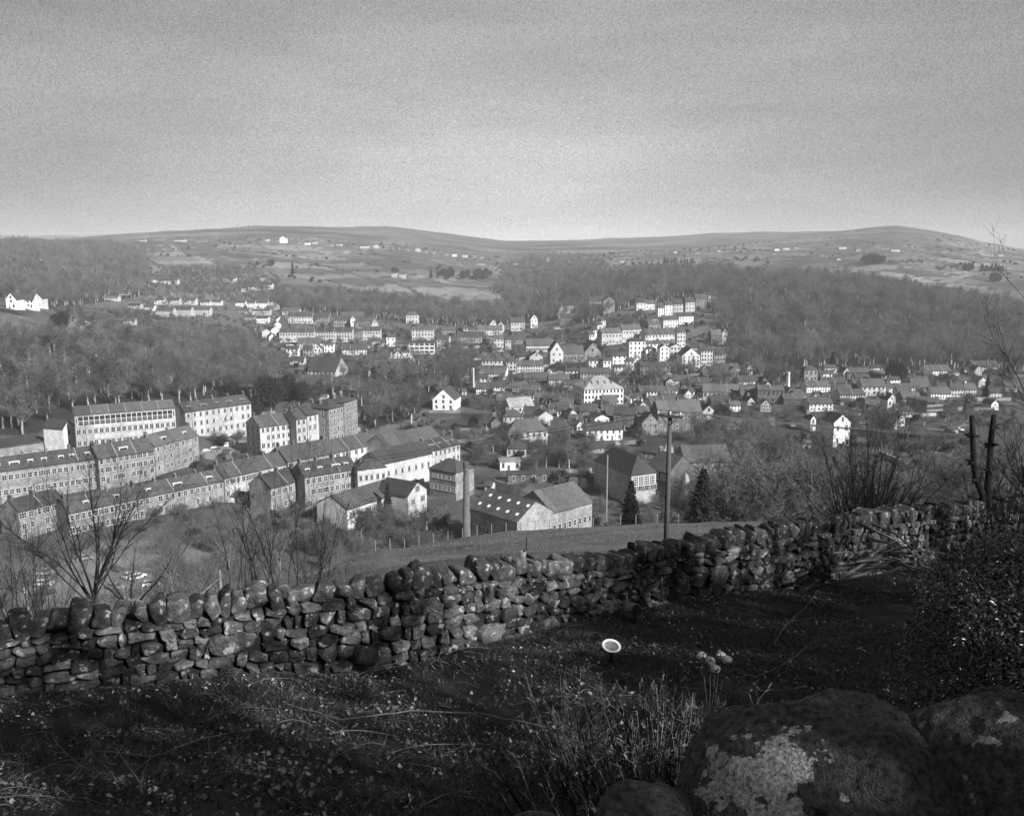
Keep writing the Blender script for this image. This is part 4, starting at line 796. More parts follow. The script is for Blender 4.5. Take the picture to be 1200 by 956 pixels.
# the rest of the woods as ground-cover woodland, one object per wood, instanced on its own points
def gn_wood(nm, pts):
    me = bpy.data.meshes.new('woodland'); me.vertices.add(len(pts)); me.vertices.foreach_set('co', np.array([p[:3] for p in pts], np.float32).ravel())
    a = me.attributes.new('sc', 'FLOAT', 'POINT'); a.data.foreach_set('value', np.array([p[3]*random.uniform(.7, 1.15) for p in pts], np.float32)); me.update()
    o = node('woodland', me); tag(o, 'leafless winter wood, the mass of trees '+nm, 'woodland', kind='stuff')
    md = o.modifiers.new('trees', 'NODES'); md.node_group = WOODNG
def make_ng():
    pc = bpy.data.collections.new('tree kinds')
    for tr, cr, H in BARE:
        # one mesh holding trunk and crown
        v = np.array([x.co[:] for x in tr.vertices]); f = [tuple(p.vertices) for p in tr.polygons]; tri = np.array([(q[0], q[i], q[i+1]) for q in f for i in range(1, len(q)-1)])
        nv = len(cr.vertices); cv = np.empty(nv*3, np.float32); cr.vertices.foreach_get('co', cv); nf = len(cr.polygons); ci = np.empty(nf*3, np.int32); cr.loops.foreach_get('vertex_index', ci)
        V = np.concatenate([v, cv.reshape(-1, 3)]); Fc = np.concatenate([tri, ci.reshape(-1, 3)+len(v)])
        me = fastmesh('tree kind', V, Fc, [M_BARK, M_TWIG]); mi = np.ones(len(Fc), np.int32); mi[:len(tri)] = 0; me.polygons.foreach_set('material_index', mi)
        o = bpy.data.objects.new('tree kind', me); pc.objects.link(o)
    ng = bpy.data.node_groups.new('woodland', 'GeometryNodeTree'); ng.interface.new_socket('Geometry', in_out='INPUT', socket_type='NodeSocketGeometry'); ng.interface.new_socket('Geometry', in_out='OUTPUT', socket_type='NodeSocketGeometry')
    N = ng.nodes; L = ng.links; gi = N.new('NodeGroupInput'); go = N.new('NodeGroupOutput'); ci = N.new('GeometryNodeCollectionInfo'); ci.inputs['Collection'].default_value = pc
    ci.inputs['Separate Children'].default_value = True; ci.inputs['Reset Children'].default_value = True
    ip = N.new('GeometryNodeInstanceOnPoints'); ip.inputs['Pick Instance'].default_value = True
    rv = N.new('FunctionNodeRandomValue'); rv.data_type = 'FLOAT_VECTOR'; rv.inputs[0].default_value = (-.06, -.06, 0); rv.inputs[1].default_value = (.06, .06, 6.28)
    ri = N.new('FunctionNodeRandomValue'); ri.data_type = 'INT'; ri.inputs[4].default_value = 0; ri.inputs[5].default_value = 4
    na = N.new('GeometryNodeInputNamedAttribute'); na.data_type = 'FLOAT'; na.inputs['Name'].default_value = 'sc'
    L.new(gi.outputs[0], ip.inputs['Points']); L.new(ci.outputs[0], ip.inputs['Instance']); L.new(rv.outputs[0], ip.inputs['Rotation']); L.new(ri.outputs[2], ip.inputs['Instance Index'])
    L.new(na.outputs[0], ip.inputs['Scale']); L.new(ip.outputs[0], go.inputs[0])
    return ng
WOODNG = make_ng()
for name, *_ in W_:
    p = [c for c in rest if c[4] == name]
    if p: gn_wood(name, p)
# far copses and lone trees (picture column, row of the foot, height in px, kind)
def lone(px, py, hpx, kind, label, start=140, cat='tree', name=None):
    c = hit(px, py, start)
    if c is None: return
    m = c.y/1045.0; hh = hpx*m
    pr = {'c': CONI[0], 'n': CONI[1], 'k': CONI[2], 'r': ROUND[0], 'q': ROUND[1], 'b': BARE[0], 'p': BARE[3], 'd': BARE[1]}[kind]
    put_tree(pr, c, hh/pr[2], name or {'c': 'spruce_tree', 'n': 'conifer_tree', 'k': 'conifer_tree', 'r': 'evergreen_tree', 'q': 'holly_tree'}.get(kind, 'bare_tree'), label, cat)
for a in [
 (277, 488, 44, 'r', 'dark round evergreen tree behind the tall pale terrace, its left one'), (318, 482, 40, 'r', 'dark round evergreen tree above the stepped terrace'), (338, 470, 26, 'q', 'small dark evergreen right of the big round ones on the left slope'),
 (300, 492, 22, 'q', 'low dark holly between the tall terrace and the stepped terrace'), (352, 473, 22, 'q', 'dark evergreen beside the pale gabled house above the warehouse'),
 (845, 492, 17, 'q', 'round dark yew in front of the long grey hall'), (554, 502, 14, 'q', 'rounded dark evergreen bush in the valley right of the white chapel'),
 (343, 322, 15, 'n', 'narrow dark conifer standing alone on the far left fields'), (318, 312, 8, 'r', 'small dark tree on the far left fields, left of the narrow conifer'), (505, 326, 12, 'k', 'dark conifer right of the far white row'),
 (513, 326, 10, 'k', 'second dark conifer right of the far white row'), (463, 322, 9, 'r', 'dark tree left above the far white row'), (573, 325, 8, 'r', 'dark round tree at the head of the valley'),
 (1048, 447, 22, 'q', 'dark holly tree between the rows under the right wood'), (1156, 466, 26, 'k', 'dark conifer among the last houses at right'), (1130, 486, 17, 'n', 'small dark cypress beside the right field path'),
 (364, 371, 9, 'k', 'dark conifer at the edge above the upper town, left one'), (394, 370, 9, 'k', 'dark conifer at the edge above the upper town, right one'), (478, 460, 20, 'q', 'dark evergreen among bare trees left of the white chapel'),
 (393, 503, 12, 'q', 'low dark bush at the foot of the hipped warehouse'), (975, 432, 22, 'k', 'dark conifer at the foot of the right wood'), (540, 395, 10, 'q', 'dark holly beside the pale houses at the gill'),
 (71, 386, 20, 'r', 'dark evergreen right of the white house at the left edge'), (140, 460, 18, 'q', 'dark holly in the left wood'), (250, 445, 20, 'k', 'dark conifer in the right part of the left wood'), (172, 395, 10, 'k', 'dark conifer above the left wood'),
 (540, 452, 26, 'd', 'tall bare tree left of the thin town chimney'), (482, 497, 52, 'p', 'tall pale-trunked bare tree above the arched shed'), (460, 494, 38, 'b', 'bare tree left of the pale-trunked one above the arched shed'), (440, 500, 34, 'd', 'bare tree just right of the rear warehouse block'),
 (505, 506, 30, 'b', 'bare tree in front of the white chapel'), (520, 510, 26, 'd', 'bare tree right below the white chapel'), (570, 505, 28, 'b', 'bare tree in the open valley left of the town houses'), (560, 530, 30, 'd', 'bare tree above the chapel by the chimney'),
 (640, 548, 34, 'b', 'bare tree in front of the big hipped town house'), (655, 548, 36, 'd', 'bare tree left of the long white house'), (667, 550, 34, 'p', 'pale-trunked bare tree below the long white house'), (628, 552, 30, 'b', 'bare tree beside the white flat-roofed building'),
 (1098, 463, 14, 'b', 'bare tree between the end rows at right'), (776, 540, 30, 'b', 'bare tree left of the pole head'), (735, 560, 34, 'd', 'bare tree against the hipped white-paned hall'), (722, 566, 36, 'b', 'bare tree left of the hipped white-paned hall'),
 (424, 640, 60, 'b', 'bare tree in front of the striped shed'), (446, 636, 52, 'd', 'bare tree right of the striped shed'), (500, 622, 42, 'b', 'bare tree at the field fence left of the chimney'), (520, 620, 36, 'd', 'bare tree just left of the chimney foot'),
 (478, 628, 44, 'd', 'bare tree among the yard scrub left of the chimney'), (455, 612, 52, 'n', 'narrow dark conifer in front of the striped shed roof')]:
    lone(*a)
# the two big evergreens beyond the field edge
def behind(px, Y, H, pr, name, label, s2=None):
    c = G(px, Y); put_tree(pr, c, H/pr[2], name, label, 'tree')
def z_at(py, Y): return tn(py)*Y
c = G(822, 122); put_tree(CONI[0], c, (z_at(541, 122)-c.z)/14, 'spruce_tree', 'big dark spruce just right of the wooden pole', 'tree')
c = G(738, 140); put_tree(CONI[2], c, (z_at(565, 140)-c.z)/13, 'conifer_tree', 'dark conical fir left of the wooden pole', 'tree')
for i, (px_, Y_, H_b) in enumerate([(15, 150, 9), (48, 178, 8), (78, 158, 7), (135, 186, 8), (182, 170, 9), (205, 150, 8), (222, 186, 10), (246, 165, 8), (268, 190, 9), (290, 172, 7), (312, 196, 9), (345, 205, 8), (372, 190, 8), (395, 212, 9), (225, 130, 7), (275, 140, 7), (30, 200, 8), (190, 205, 9)]):
    put_tree(BARE[[0, 3, 1, 2, 3, 4][i % 6]], G(px_, Y_), H_b/12*.9, 'bare_tree', 'leafless tree on the rough bank between the car park and the field', 'tree', 'leafless trees on the bank by the car park')
# far plantations and hedgerow trees
fp = []
def scatter(px0, px1, py0, py1, n, kind, hpx, label, nm, start=900):
    for i in range(n):
        c = hit(random.uniform(px0, px1), random.uniform(py0, py1), start)
        if c is not None: 
            pr = {'k': CONI[2], 'r': ROUND[1], 'b': BARE[0]}[kind]; s = hpx*c.y/1045/pr[2]*random.uniform(.75, 1.2)
            put_tree(pr, c, s, nm, label, 'tree', label.replace('tree', 'trees', 1))
scatter(1125, 1143, 315, 318, 12, 'k', 9, 'dark conifer tree in the left square plantation on the right moor', 'conifer_tree')
scatter(1148, 1175, 317, 318, 18, 'k', 8, 'dark conifer tree in the long plantation on the right moor', 'conifer_tree')
scatter(1012, 1034, 307, 309, 14, 'r', 8, 'dark tree in the clump by the farm on the right moor', 'evergreen_tree')
scatter(1040, 1082, 309, 311, 18, 'b', 6, 'bare tree in the shelter belt on the right moor', 'bare_tree_far')
scatter(1095, 1123, 318, 320, 10, 'b', 9, 'bare tree in the belt left of the square plantation', 'bare_tree_far')
scatter(768, 812, 308, 310, 20, 'k', 7, 'dark pine tree on the crest of the wooded hill', 'pine_tree', 700)
scatter(520, 570, 325, 329, 14, 'r', 9, 'dark tree in the grove at the valley head', 'evergreen_tree')
scatter(1155, 1175, 330, 331, 4, 'r', 9, 'dark tree by the field corner at far right', 'evergreen_tree')
scatter(430, 445, 308, 318, 5, 'b', 7, 'bare tree on the far left fields', 'bare_tree_far')
scatter(200, 300, 266, 268, 22, 'b', 3, 'small tree on the far left skyline', 'bare_tree_far', 1500)
for o in list(COL.objects):
    if o.name.startswith('bare_tree_far'): o.name = 'bare_tree'
# bushes and scrub on the valley floor
BG = 'leafless thickets in the valley bottom'
def bushes(px0, px1, Y0, Y1, n, h0, h1, label):
    for i in range(n):
        for _ in range(8):
            c = G(random.uniform(px0, px1), random.uniform(Y0, Y1))
            if clear(c.x, c.y, 1.0): break
        else: continue
        pr = random.choice(BUSH); put_bush(pr, c, random.uniform(h0, h1)/pr[1], 'bare_bush', label, label.replace('thicket', 'thickets', 1))
bushes(850, 960, 125, 200, 32, 7, 13, 'leafless thicket between the field edge and the long shed')
bushes(940, 1090, 130, 230, 26, 7, 13, 'leafless thicket in the hollow behind the coppiced shrub')
bushes(790, 1040, 255, 400, 36, 8, 14, 'leafless thicket above the long low shed')
bushes(400, 540, 215, 262, 26, 3, 7, 'leafless thicket in the yards left of the chimney')
bushes(690, 800, 190, 250, 12, 3, 6, 'leafless thicket in front of the white-paned hall')
bushes(560, 700, 330, 400, 22, 4, 8, 'leafless thicket along the valley road')
bushes(195, 425, 165, 240, 58, 5, 9, 'leafless thicket on the bank below the terraces')
bushes(1060, 1200, 70, 170, 26, 3, 7, 'leafless thicket on the slope at far right below the field')
bushes(0, 130, 150, 190, 14, 2, 4, 'leafless thicket on the slope under the car park')
bushes(60, 230, 248, 268, 12, 2, 4, 'leafless thicket in the gardens under the low terraces')
bushes(230, 420, 262, 275, 10, 2, 4, 'leafless thicket at the back of the deep-roofed terrace')
# scrub in gardens and hedgerow trees on the far hills: countless, so one object each
def region(poly, y0, y1, n, s0, s1, thr=-9, fs=60):
    out = []; tries = 0
    while len(out) < n and tries < 60:
        tries += 1; Y = RNG.uniform(y0, y1, 4000); pn = np.array(poly); px = RNG.uniform(pn[:, 0].min(), pn[:, 0].max(), 4000); X = (px-600)/F*Y*1.02; Z = gz(X, Y); qx, qy = proj(X, Y, Z)
        k = inpoly(qx, qy, poly) & (fbm(X/fs, Y/fs, 3) > thr)
        for x, y, z in zip(X[k], Y[k], Z[k]):
            if len(out) < n and clear(x, y, .5): out.append((float(x), float(y), float(z), random.uniform(s0, s1)))
    return out
def gn_points(name, label, pts, kinds):
    me = bpy.data.meshes.new(name); me.vertices.add(len(pts)); me.vertices.foreach_set('co', np.array([p[:3] for p in pts], np.float32).ravel())
    a = me.attributes.new('sc', 'FLOAT', 'POINT'); a.data.foreach_set('value', np.array([p[3] for p in pts], np.float32)); me.update()
    o = node(name, me); tag(o, label, name.replace('_', ' '), kind='stuff'); ng = WOODNG.copy(); pc = bpy.data.collections.new('kinds '+name)
    for m_ in kinds: pc.objects.link(bpy.data.objects.new('kind', m_))
    for nd in ng.nodes:
        if nd.type == 'COLLECTION_INFO': nd.inputs['Collection'].default_value = pc
        if nd.type == 'RANDOM_VALUE' and nd.data_type == 'INT': nd.inputs[5].default_value = len(kinds)-1
    o.modifiers.new('scrub', 'NODES').node_group = ng
TOWNP = [(200, 640), (230, 500), (330, 440), (270, 362), (560, 372), (860, 350), (860, 430), (1190, 436), (1190, 500), (860, 640), (560, 640)]
ev = leafy(61, 2.2, 1.1, 900, .3, M_NEEDLE)
gn_points('garden_scrub', 'low bare scrub and hedges between the houses of the town', region(TOWNP, 225, 900, 2600, .25, .8, -.12, 25), [b_[0] for b_ in BUSH])
gn_points('evergreen_scrub', 'small dark evergreen bushes between the houses of the town', region(TOWNP, 225, 950, 420, .6, 2.0), [ev])
HP = [(-80, 330), (-80, 280), (200, 266), (340, 264), (620, 286), (900, 272), (1040, 266), (1280, 292), (1280, 380), (1040, 345), (850, 322), (640, 330), (300, 332)]
gn_points('hedgerow_trees', 'hedgerow trees and small copses dotted over the far hillsides', region(HP, 1300, 2700, 900, .3, .75, .26, 170), [BARE[0][1], BARE[2][1]])
gn_points('moor_scrub', 'dark gorse and scrub on the far hillsides', region(HP, 1200, 2600, 500, 1.2, 3, .15, 120), [ev])
SHP = [(50, 400), (60, 366), (170, 360), (290, 364), (310, 410), (200, 404)]
gn_points('hillside_scrub', 'rough scrub on the open slope above the left wood', region(SHP, 480, 1100, 420, .3, .9, -.05, 30), [b_[0] for b_ in BUSH]+[BARE[4][1]])
# garden walls and outhouses between the rows
for i, q in enumerate(region(TOWNP, 300, 900, 120, 1, 1)):
    L_ = random.uniform(6, 22); h_ = random.uniform(1.0, 1.9); b = MB(); b.box(-L_/2, L_/2, -.2, .2, -1.5, h_); b.box(-L_/2-.05, L_/2+.05, -.27, .27, h_, h_+.14)
    tag(b.build('garden_wall', WALLM[random.choice('PSSSD')], None, loc=q[:3], rz=rad(random.choice([5, 12, 25, 95, 110, -15])+random.uniform(-8, 8))), 'low stone garden wall between houses of the town', 'wall', 'garden walls between the houses of the town')
for i, q in enumerate(region(TOWNP, 250, 850, 45, 1, 1)):
    w = random.uniform(2.5, 5); r = node('outhouse', None, None, q[:3], rad(random.uniform(-20, 25))); t_ = random.choice('PPSW')
    node('wall', wall_mesh(w, 3.5, 2.2, 'g', 1.1, WALLM[t_]), r); node('roof', roof_mesh(w, 3.5, 2.2, 'g', 1.1, ROOFM[random.choice('dm')]), r); node('door', DOORME, r, (0, 0, 0)); tag(r, 'small stone outhouse or garage between houses of the town', 'outhouse', 'outhouses between the houses of the town')
# ------------------------------------------------------------------ light, sky, air, camera
SUN_AZ = rad(180-44)   # compass from +Y clockwise: behind the camera, to the right
SUN_EL = rad(31)
sd = Vector((math.sin(SUN_AZ)*math.cos(SUN_EL), math.cos(SUN_AZ)*math.cos(SUN_EL), math.sin(SUN_EL)))
sl = bpy.data.lights.new('sun', 'SUN'); sl.energy = 5.0; sl.angle = rad(.6)
so = node('sun', sl, None, (0, 0, 60)); so.rotation_mode = 'QUATERNION'; so.rotation_quaternion = (-sd).to_track_quat('-Z', 'Y')
wd = bpy.data.worlds.new('World'); S.world = wd; wd.use_nodes = True; nt = wd.node_tree; N = nt.nodes; L = nt.links
bg = N['Background']; sk = N.new('ShaderNodeTexSky'); sk.sky_type = 'NISHITA'; sk.sun_disc = False; sk.sun_elevation = SUN_EL; sk.sun_rotation = SUN_AZ; sk.dust_density = 2.5; sk.air_density = 1.0
bw = N.new('ShaderNodeRGBToBW'); L.new(sk.outputs[0], bw.inputs[0])
tc = N.new('ShaderNodeTexCoord'); mp = N.new('ShaderNodeMapping'); mp.inputs['Scale'].default_value = (1.2, 1.2, 6.5); L.new(tc.outputs['Generated'], mp.inputs[0])
cn = N.new('ShaderNodeTexNoise'); cn.inputs['Scale'].default_value = 2.2; cn.inputs['Detail'].default_value = 9; cn.inputs['Roughness'].default_value = .55; L.new(mp.outputs[0], cn.inputs[0])
mr = N.new('ShaderNodeMapRange'); mr.inputs[1].default_value = .3; mr.inputs[2].default_value = .75; mr.inputs[3].default_value = .82; mr.inputs[4].default_value = 1.18; L.new(cn.outputs[0], mr.inputs[0])
# thin veil of high cloud, brightest over the valley head and towards the skyline
def mth(op, a, b_=None):
    q = N.new('ShaderNodeMath'); q.operation = op
    for k, x in ((0, a), (1, b_)):
        if x is None: continue
        if isinstance(x, (int, float)): q.inputs[k].default_value = x
        else: L.new(x, q.inputs[k])
    return q.outputs[0]
dm = N.new('ShaderNodeVectorMath'); dm.operation = 'MULTIPLY_ADD'; L.new(tc.outputs['Generated'], dm.inputs[0]); dm.inputs[1].default_value = (1.25, 0, 1.3); dm.inputs[2].default_value = (0, .16, -.03)
dp = N.new('ShaderNodeVectorMath'); dp.operation = 'LENGTH'; L.new(dm.outputs[0], dp.inputs[0])
veil = mth('DIVIDE', 5.7, mth('MULTIPLY_ADD', dp.outputs['Value'], 4.4)); veil.node.inputs[1].links[0].from_node.inputs[2].default_value = 1.0
sx = N.new('ShaderNodeSeparateXYZ'); L.new(tc.outputs['Generated'], sx.inputs[0])
hz = mth('EXPONENT', mth('MULTIPLY', mth('ABSOLUTE', sx.outputs[2]), -28.0)); hz = mth('ADD', mth('MULTIPLY', hz, .9), 1.0); veil = mth('MULTIPLY', veil, hz)
gr = N.new('ShaderNodeTexNoise'); gr.inputs['Scale'].default_value = 640; gr.inputs['Detail'].default_value = 2; L.new(tc.outputs['Generated'], gr.inputs[0])
m3 = N.new('ShaderNodeMapRange'); m3.inputs[1].default_value = .3; m3.inputs[2].default_value = .7; m3.inputs[3].default_value = .72; m3.inputs[4].default_value = 1.28; L.new(gr.outputs[0], m3.inputs[0])
v = mth('ADD', mth('MULTIPLY', bw.outputs[0], .2), veil)
for q in (mr, m3):
    mm = N.new('ShaderNodeMath'); mm.operation = 'MULTIPLY'; L.new(v, mm.inputs[0]); L.new(q.outputs[0], mm.inputs[1]); v = mm.outputs[0]
L.new(v, bg.inputs[0]); bg.inputs[1].default_value = .08
# air
hb = MB(); hb.box(-7900, 7900, -80, 6400, ZMIN-1, ZMAX+3); hm = bpy.data.materials.new('valley haze'); hm.use_nodes = True
hn = hm.node_tree; hn.nodes.remove(hn.nodes['Principled BSDF']); pv = hn.nodes.new('ShaderNodeVolumePrincipled')
pv.inputs['Color'].default_value = (.95, .95, .95, 1); pv.inputs['Density'].default_value = HAZE_D if 'HAZE_D' in globals() else .00011; pv.inputs['Anisotropy'].default_value = 0.0
hn.links.new(pv.outputs[0], hn.nodes['Material Output'].inputs['Volume'])
tag(hb.build('haze', hm), 'thin valley haze', 'haze', kind='stuff')
cd = bpy.data.cameras.new('camera'); cam = node('camera', cd, None, (0, 0, 0), rot=(PI/2-PIT, 0, 0)); S.camera = cam
cd.sensor_width = 36; cd.lens = 36*F/1200; cd.clip_start = .1; cd.clip_end = 30000
S.view_settings.view_transform = 'Standard'; S.view_settings.look = 'None'; S.view_settings.gamma = 1; S.view_settings.exposure = 0; S.view_settings.use_curve_mapping = False
S.cycles.volume_bounces = 0; S.cycles.max_bounces = 6; S.cycles.transparent_max_bounces = 4
# ------------------------------------------------------------------ roof lights, glazing
def find(lbl): return next(b for b in BLD if b['o'].get('label', '').startswith(lbl))
def skylights(b, n, rows, sw, sh, m, hh, rh, name='skylight'):
    rf = next(c for c in b['o'].children if c.name.startswith('roof')); w, d = b['w'], b['d']; a = math.atan2(rh, d/2)
    bm = MB(); bm.box(-sw/2, sw/2, -sh/2, sh/2, .2, .33); me = bm.mesh(name, [m])
    for r in range(rows):
        for i in range(n):
            t = (r+.6)/(rows+.2); x = -w/2+w*(i+.5+.25*(r % 2))/n
            node(name, me, rf, (x, d/2*t, hh+rh*t), rot=(a, 0, 0))
b = find('tall white-fronted'); hh = next(c for c in b['o'].children if c.name.startswith('wall')).data.vertices[4].co.z
skylights(b, 6, 1, .9, 3.2, M_GLASS, hh, b['h']-hh)
b = find('dark-roofed mill shed with small'); skylights(b, 5, 2, .8, .9, M_TRIM, 9, 4.2)
b = find('long four-storey'); bm = MB(); w = b['w']
bm.box(-w/2+1, w/2-1, -.12, -.02, 13.3, 16.3)
for i in range(19): x = -w/2+1+(w-2)*i/18; bm.box(x-.09, x+.09, -.2, -.13, 13.3, 16.3, 1)
bm.box(-w/2+1, w/2-1, -.21, -.13, 14.7, 14.85, 1); bm.build('glazing', [M_GLASS, M_FRAME], b['o'])
b = find('low white shed with a striped'); rf = next(c for c in b['o'].children if c.name.startswith('roof')); bm = MB(); w = b['w']; d = b['d']; hh = 4.5
for i in range(int(w/1.1)):
    x = -w/2+i*1.1
    bm.add([(x, -.3, hh+.12), (x+.12, -.3, hh+.12), (x+.12, d/2, hh+3.2+.3), (x, d/2, hh+3.2+.3), (x, -.3, hh+.28), (x+.12, -.3, hh+.28), (x+.12, d/2, hh+3.2+.42), (x, d/2, hh+3.2+.42)], [(4, 5, 6, 7), (0, 1, 5, 4), (1, 2, 6, 5), (3, 0, 4, 7)])
bm.build('roof_seams', ROOFM['l'], rf)
b = find('hipped hall with rows'); bm = MB(); w = b['w']; bm.box(-w/2+.5, w/2-.5, -.1, -.02, 4.4, 7.5)
for i in range(13): x = -w/2+.5+(w-1)*i/12; bm.box(x-(.13 if i % 3 == 0 else .05), x+(.13 if i % 3 == 0 else .05), -.16, -.105, 4.4, 7.5, 1)
for z in (4.4, 5.2, 6.0, 6.8, 7.5): bm.box(-w/2+.5, w/2-.5, -.17, -.11, z-.06, z+.06, 1)
bm.build('glazing', [M_GLASS, M_FRAME], b['o'])
# ------------------------------------------------------------------ chimneys and flue
def chimney(px, Y, pytop, r0, r1, m, label, n=16, name='mill_chimney', zb=None):
    c = G(px, Y); zt = tn(pytop)*Y; h = zt-c.z; root = node(name, None, None, c); b = MB()
    b.lathe([(r0*1.25, -3), (r0*1.25, h*.1), (r0, h*.11), (r1, h*.94)], n); b.build('shaft', m, root, smooth=n > 8)
    b = MB(); b.lathe([(r1, h*.94), (r1*1.22, h*.945), (r1*1.22, h*.985), (r1*1.02, h), (r1*.6, h), (r1*.6, h*.9)], n); b.build('crown', m, root, smooth=False)
    tag(root, label, 'chimney')
chimney(547, 238, 541, 1.15, .72, WALLM['D'], 'tall round stone mill chimney rising at the far edge of the field')
chimney(554.5, 520, 431, .95, .7, WALLM['P'], 'slender pale chimney left of the white-windowed rows in the valley', 4)
chimney(922.5, 505, 436, 1.5, .9, WALLM['W'], 'square tapering chimney at the end of the dark shed, right', 4)
chimney(710.5, 262, 533, .22, .2, M_LINTEL, 'thin pale flue beside the dark steep-roofed hall', 8, 'flue')
building(hit(626, 566, 140), rad(4), 19, 3.2, 5, 'm', .4, 'D', 'd', 1, 5, name='platform_canopy', cat='canopy', chims=0, door=False, label='long low dark canopy along the valley road')
# ------------------------------------------------------------------ cars
M_TYRE = mat('tyre', .03, rough=.8, var=.1)
CARP = {k: mat('car paint '+k, g, rough=.3, var=.03, spec=.5) for k, g in (('white', .75), ('silver', .4), ('grey', .18), ('dark', .04))}
def car_mesh(pt, van=False):
    b = MB(); L_, W2 = (2.15, .88) if not van else (2.5, .98)
    pr = [(-L_, .3), (-L_, .75), (-L_+.15, .92), (-L_+.3, .95), (.95, .95), (1.6, .86), (L_-.08, .72), (L_, .5), (L_, .3)]
    n = len(pr); v = [(x, s*(W2-(.06 if z > .8 else 0)), z) for s in (-1, 1) for x, z in pr]
    b.add(v, [tuple(range(n)), tuple(range(2*n-1, n-1, -1))]+[(i, n+i, n+(i+1) % n, (i+1) % n) for i in range(n)])
    return b.mesh('body', [CARP[pt]])
def cab_mesh(van=False):
    b = MB(); 
    pr = [(-1.95, .94), (-1.6, 1.4), (.25, 1.42), (.98, .94)] if not van else [(-2.45, .94), (-2.4, 1.9), (1.1, 1.9), (1.7, .94)]
    v = [(x, s*(.8 if z < 1 else .64), z) for s in (-1, 1) for x, z in pr]; b.add(v, [(0, 1, 2, 3), (7, 6, 5, 4), (0, 4, 5, 1), (2, 6, 7, 3), (1, 5, 6, 2)]); return b.mesh('cabin_glass', [M_GLASS])
def top_mesh(pt, van=False):
    b = MB(); 
    if van: b.box(-2.42, 1.0, -.82, .82, 1.2, 1.96)
    else: b.box(-1.58, .22, -.645, .645, 1.40, 1.46)
    return b.mesh('roof', [CARP[pt]])
_w = MB(); _w.tube([(0, -.1, 0), (0, .1, 0)], [.31, .31], 12); WHEEL = _w.mesh('wheel', [M_TYRE])
CARM = {(k, v): (car_mesh(k, v), top_mesh(k, v)) for k in CARP for v in (False, True)}; CAB = {v: cab_mesh(v) for v in (False, True)}
CN = 0
def car(px, py, pt, rz, label, van=False, group=None, start=140):
    c = hit(px, py, start); c.z += .05 if start < 300 else .7
    r = node('parked_van' if van else 'parked_car', None, None, c, rad(rz)); bm, tm = CARM[(pt, van)]
    node('body', bm, r); node('cabin_glass', CAB[van], r); node('roof', tm, r)
    for x in (-1.35, 1.35):
        for y in (-.8, .8): node('wheel', WHEEL, r, (x, y, .31))
    tag(r, label, 'van' if van else 'car', group)
GP = 'cars in the car park beyond the wall'
for i, (x, y, p, rz, lb) in enumerate([
 (52, 686, 'silver', 8, 'pale silver car, nearer of the two pale cars at the left of the car park'), (53, 696, 'dark', 8, 'dark car nearest the wall at the left of the car park'), (54, 673, 'grey', 8, 'grey car behind the pale silver one at the left of the car park'),
 (61, 663, 'dark', 5, 'dark car at the back of the left file of cars'), (94, 643, 'dark', 4, 'dark car farthest back, under the low terrace gardens'), (100, 656, 'grey', 30, 'grey car behind the bare tree trunk in the car park'),
 (136, 669, 'dark', -20, 'dark car at the left end of the middle row of the car park'), (153, 676, 'silver', 65, 'silver car in the middle row, nose towards the wall'), (162, 678, 'white', 70, 'small white car in the middle row of the car park'),
 (178, 686, 'white', 20, 'white estate car, rightmost in the car park'), (136, 690, 'grey', -15, 'grey car in front of the middle row of the car park'), (162, 697, 'dark', 80, 'dark small car behind the wall right of the forked sapling')]):
    car(x, y, p, rz, lb, group=GP)
GP = 'cars about the town'
for a in [(269, 523, 'white', 30, 'white van parked beside the broad gabled terrace block', True), (243, 530, 'grey', 32, 'grey car parked under the tall pale terrace'), (252, 527, 'dark', 32, 'dark car parked right of the grey one under the tall terrace'),
          (648, 439, 'silver', 0, 'silver car on the road in front of the school'), (656, 441, 'dark', -5, 'dark car behind the silver one on the school road'), (678, 546, 'white', 0, 'white car parked below the long white house'), (688, 549, 'grey', -10, 'grey car parked right of the white one below the long white house'),
          (641, 560, 'white', 3, 'white car on the valley road by the platform canopy'), (652, 560, 'dark', 3, 'dark car on the valley road right of the white one'), (98, 378, 'white', -30, 'white car on the curving road by the left edge houses'), (92, 384, 'silver', -30, 'silver car on the curving road by the left edge houses'), (1124, 505, 'white', 0, 'white car at the end of the right field path')]:
    car(a[0], a[1], a[2], a[3], a[4], len(a) > 5, GP)
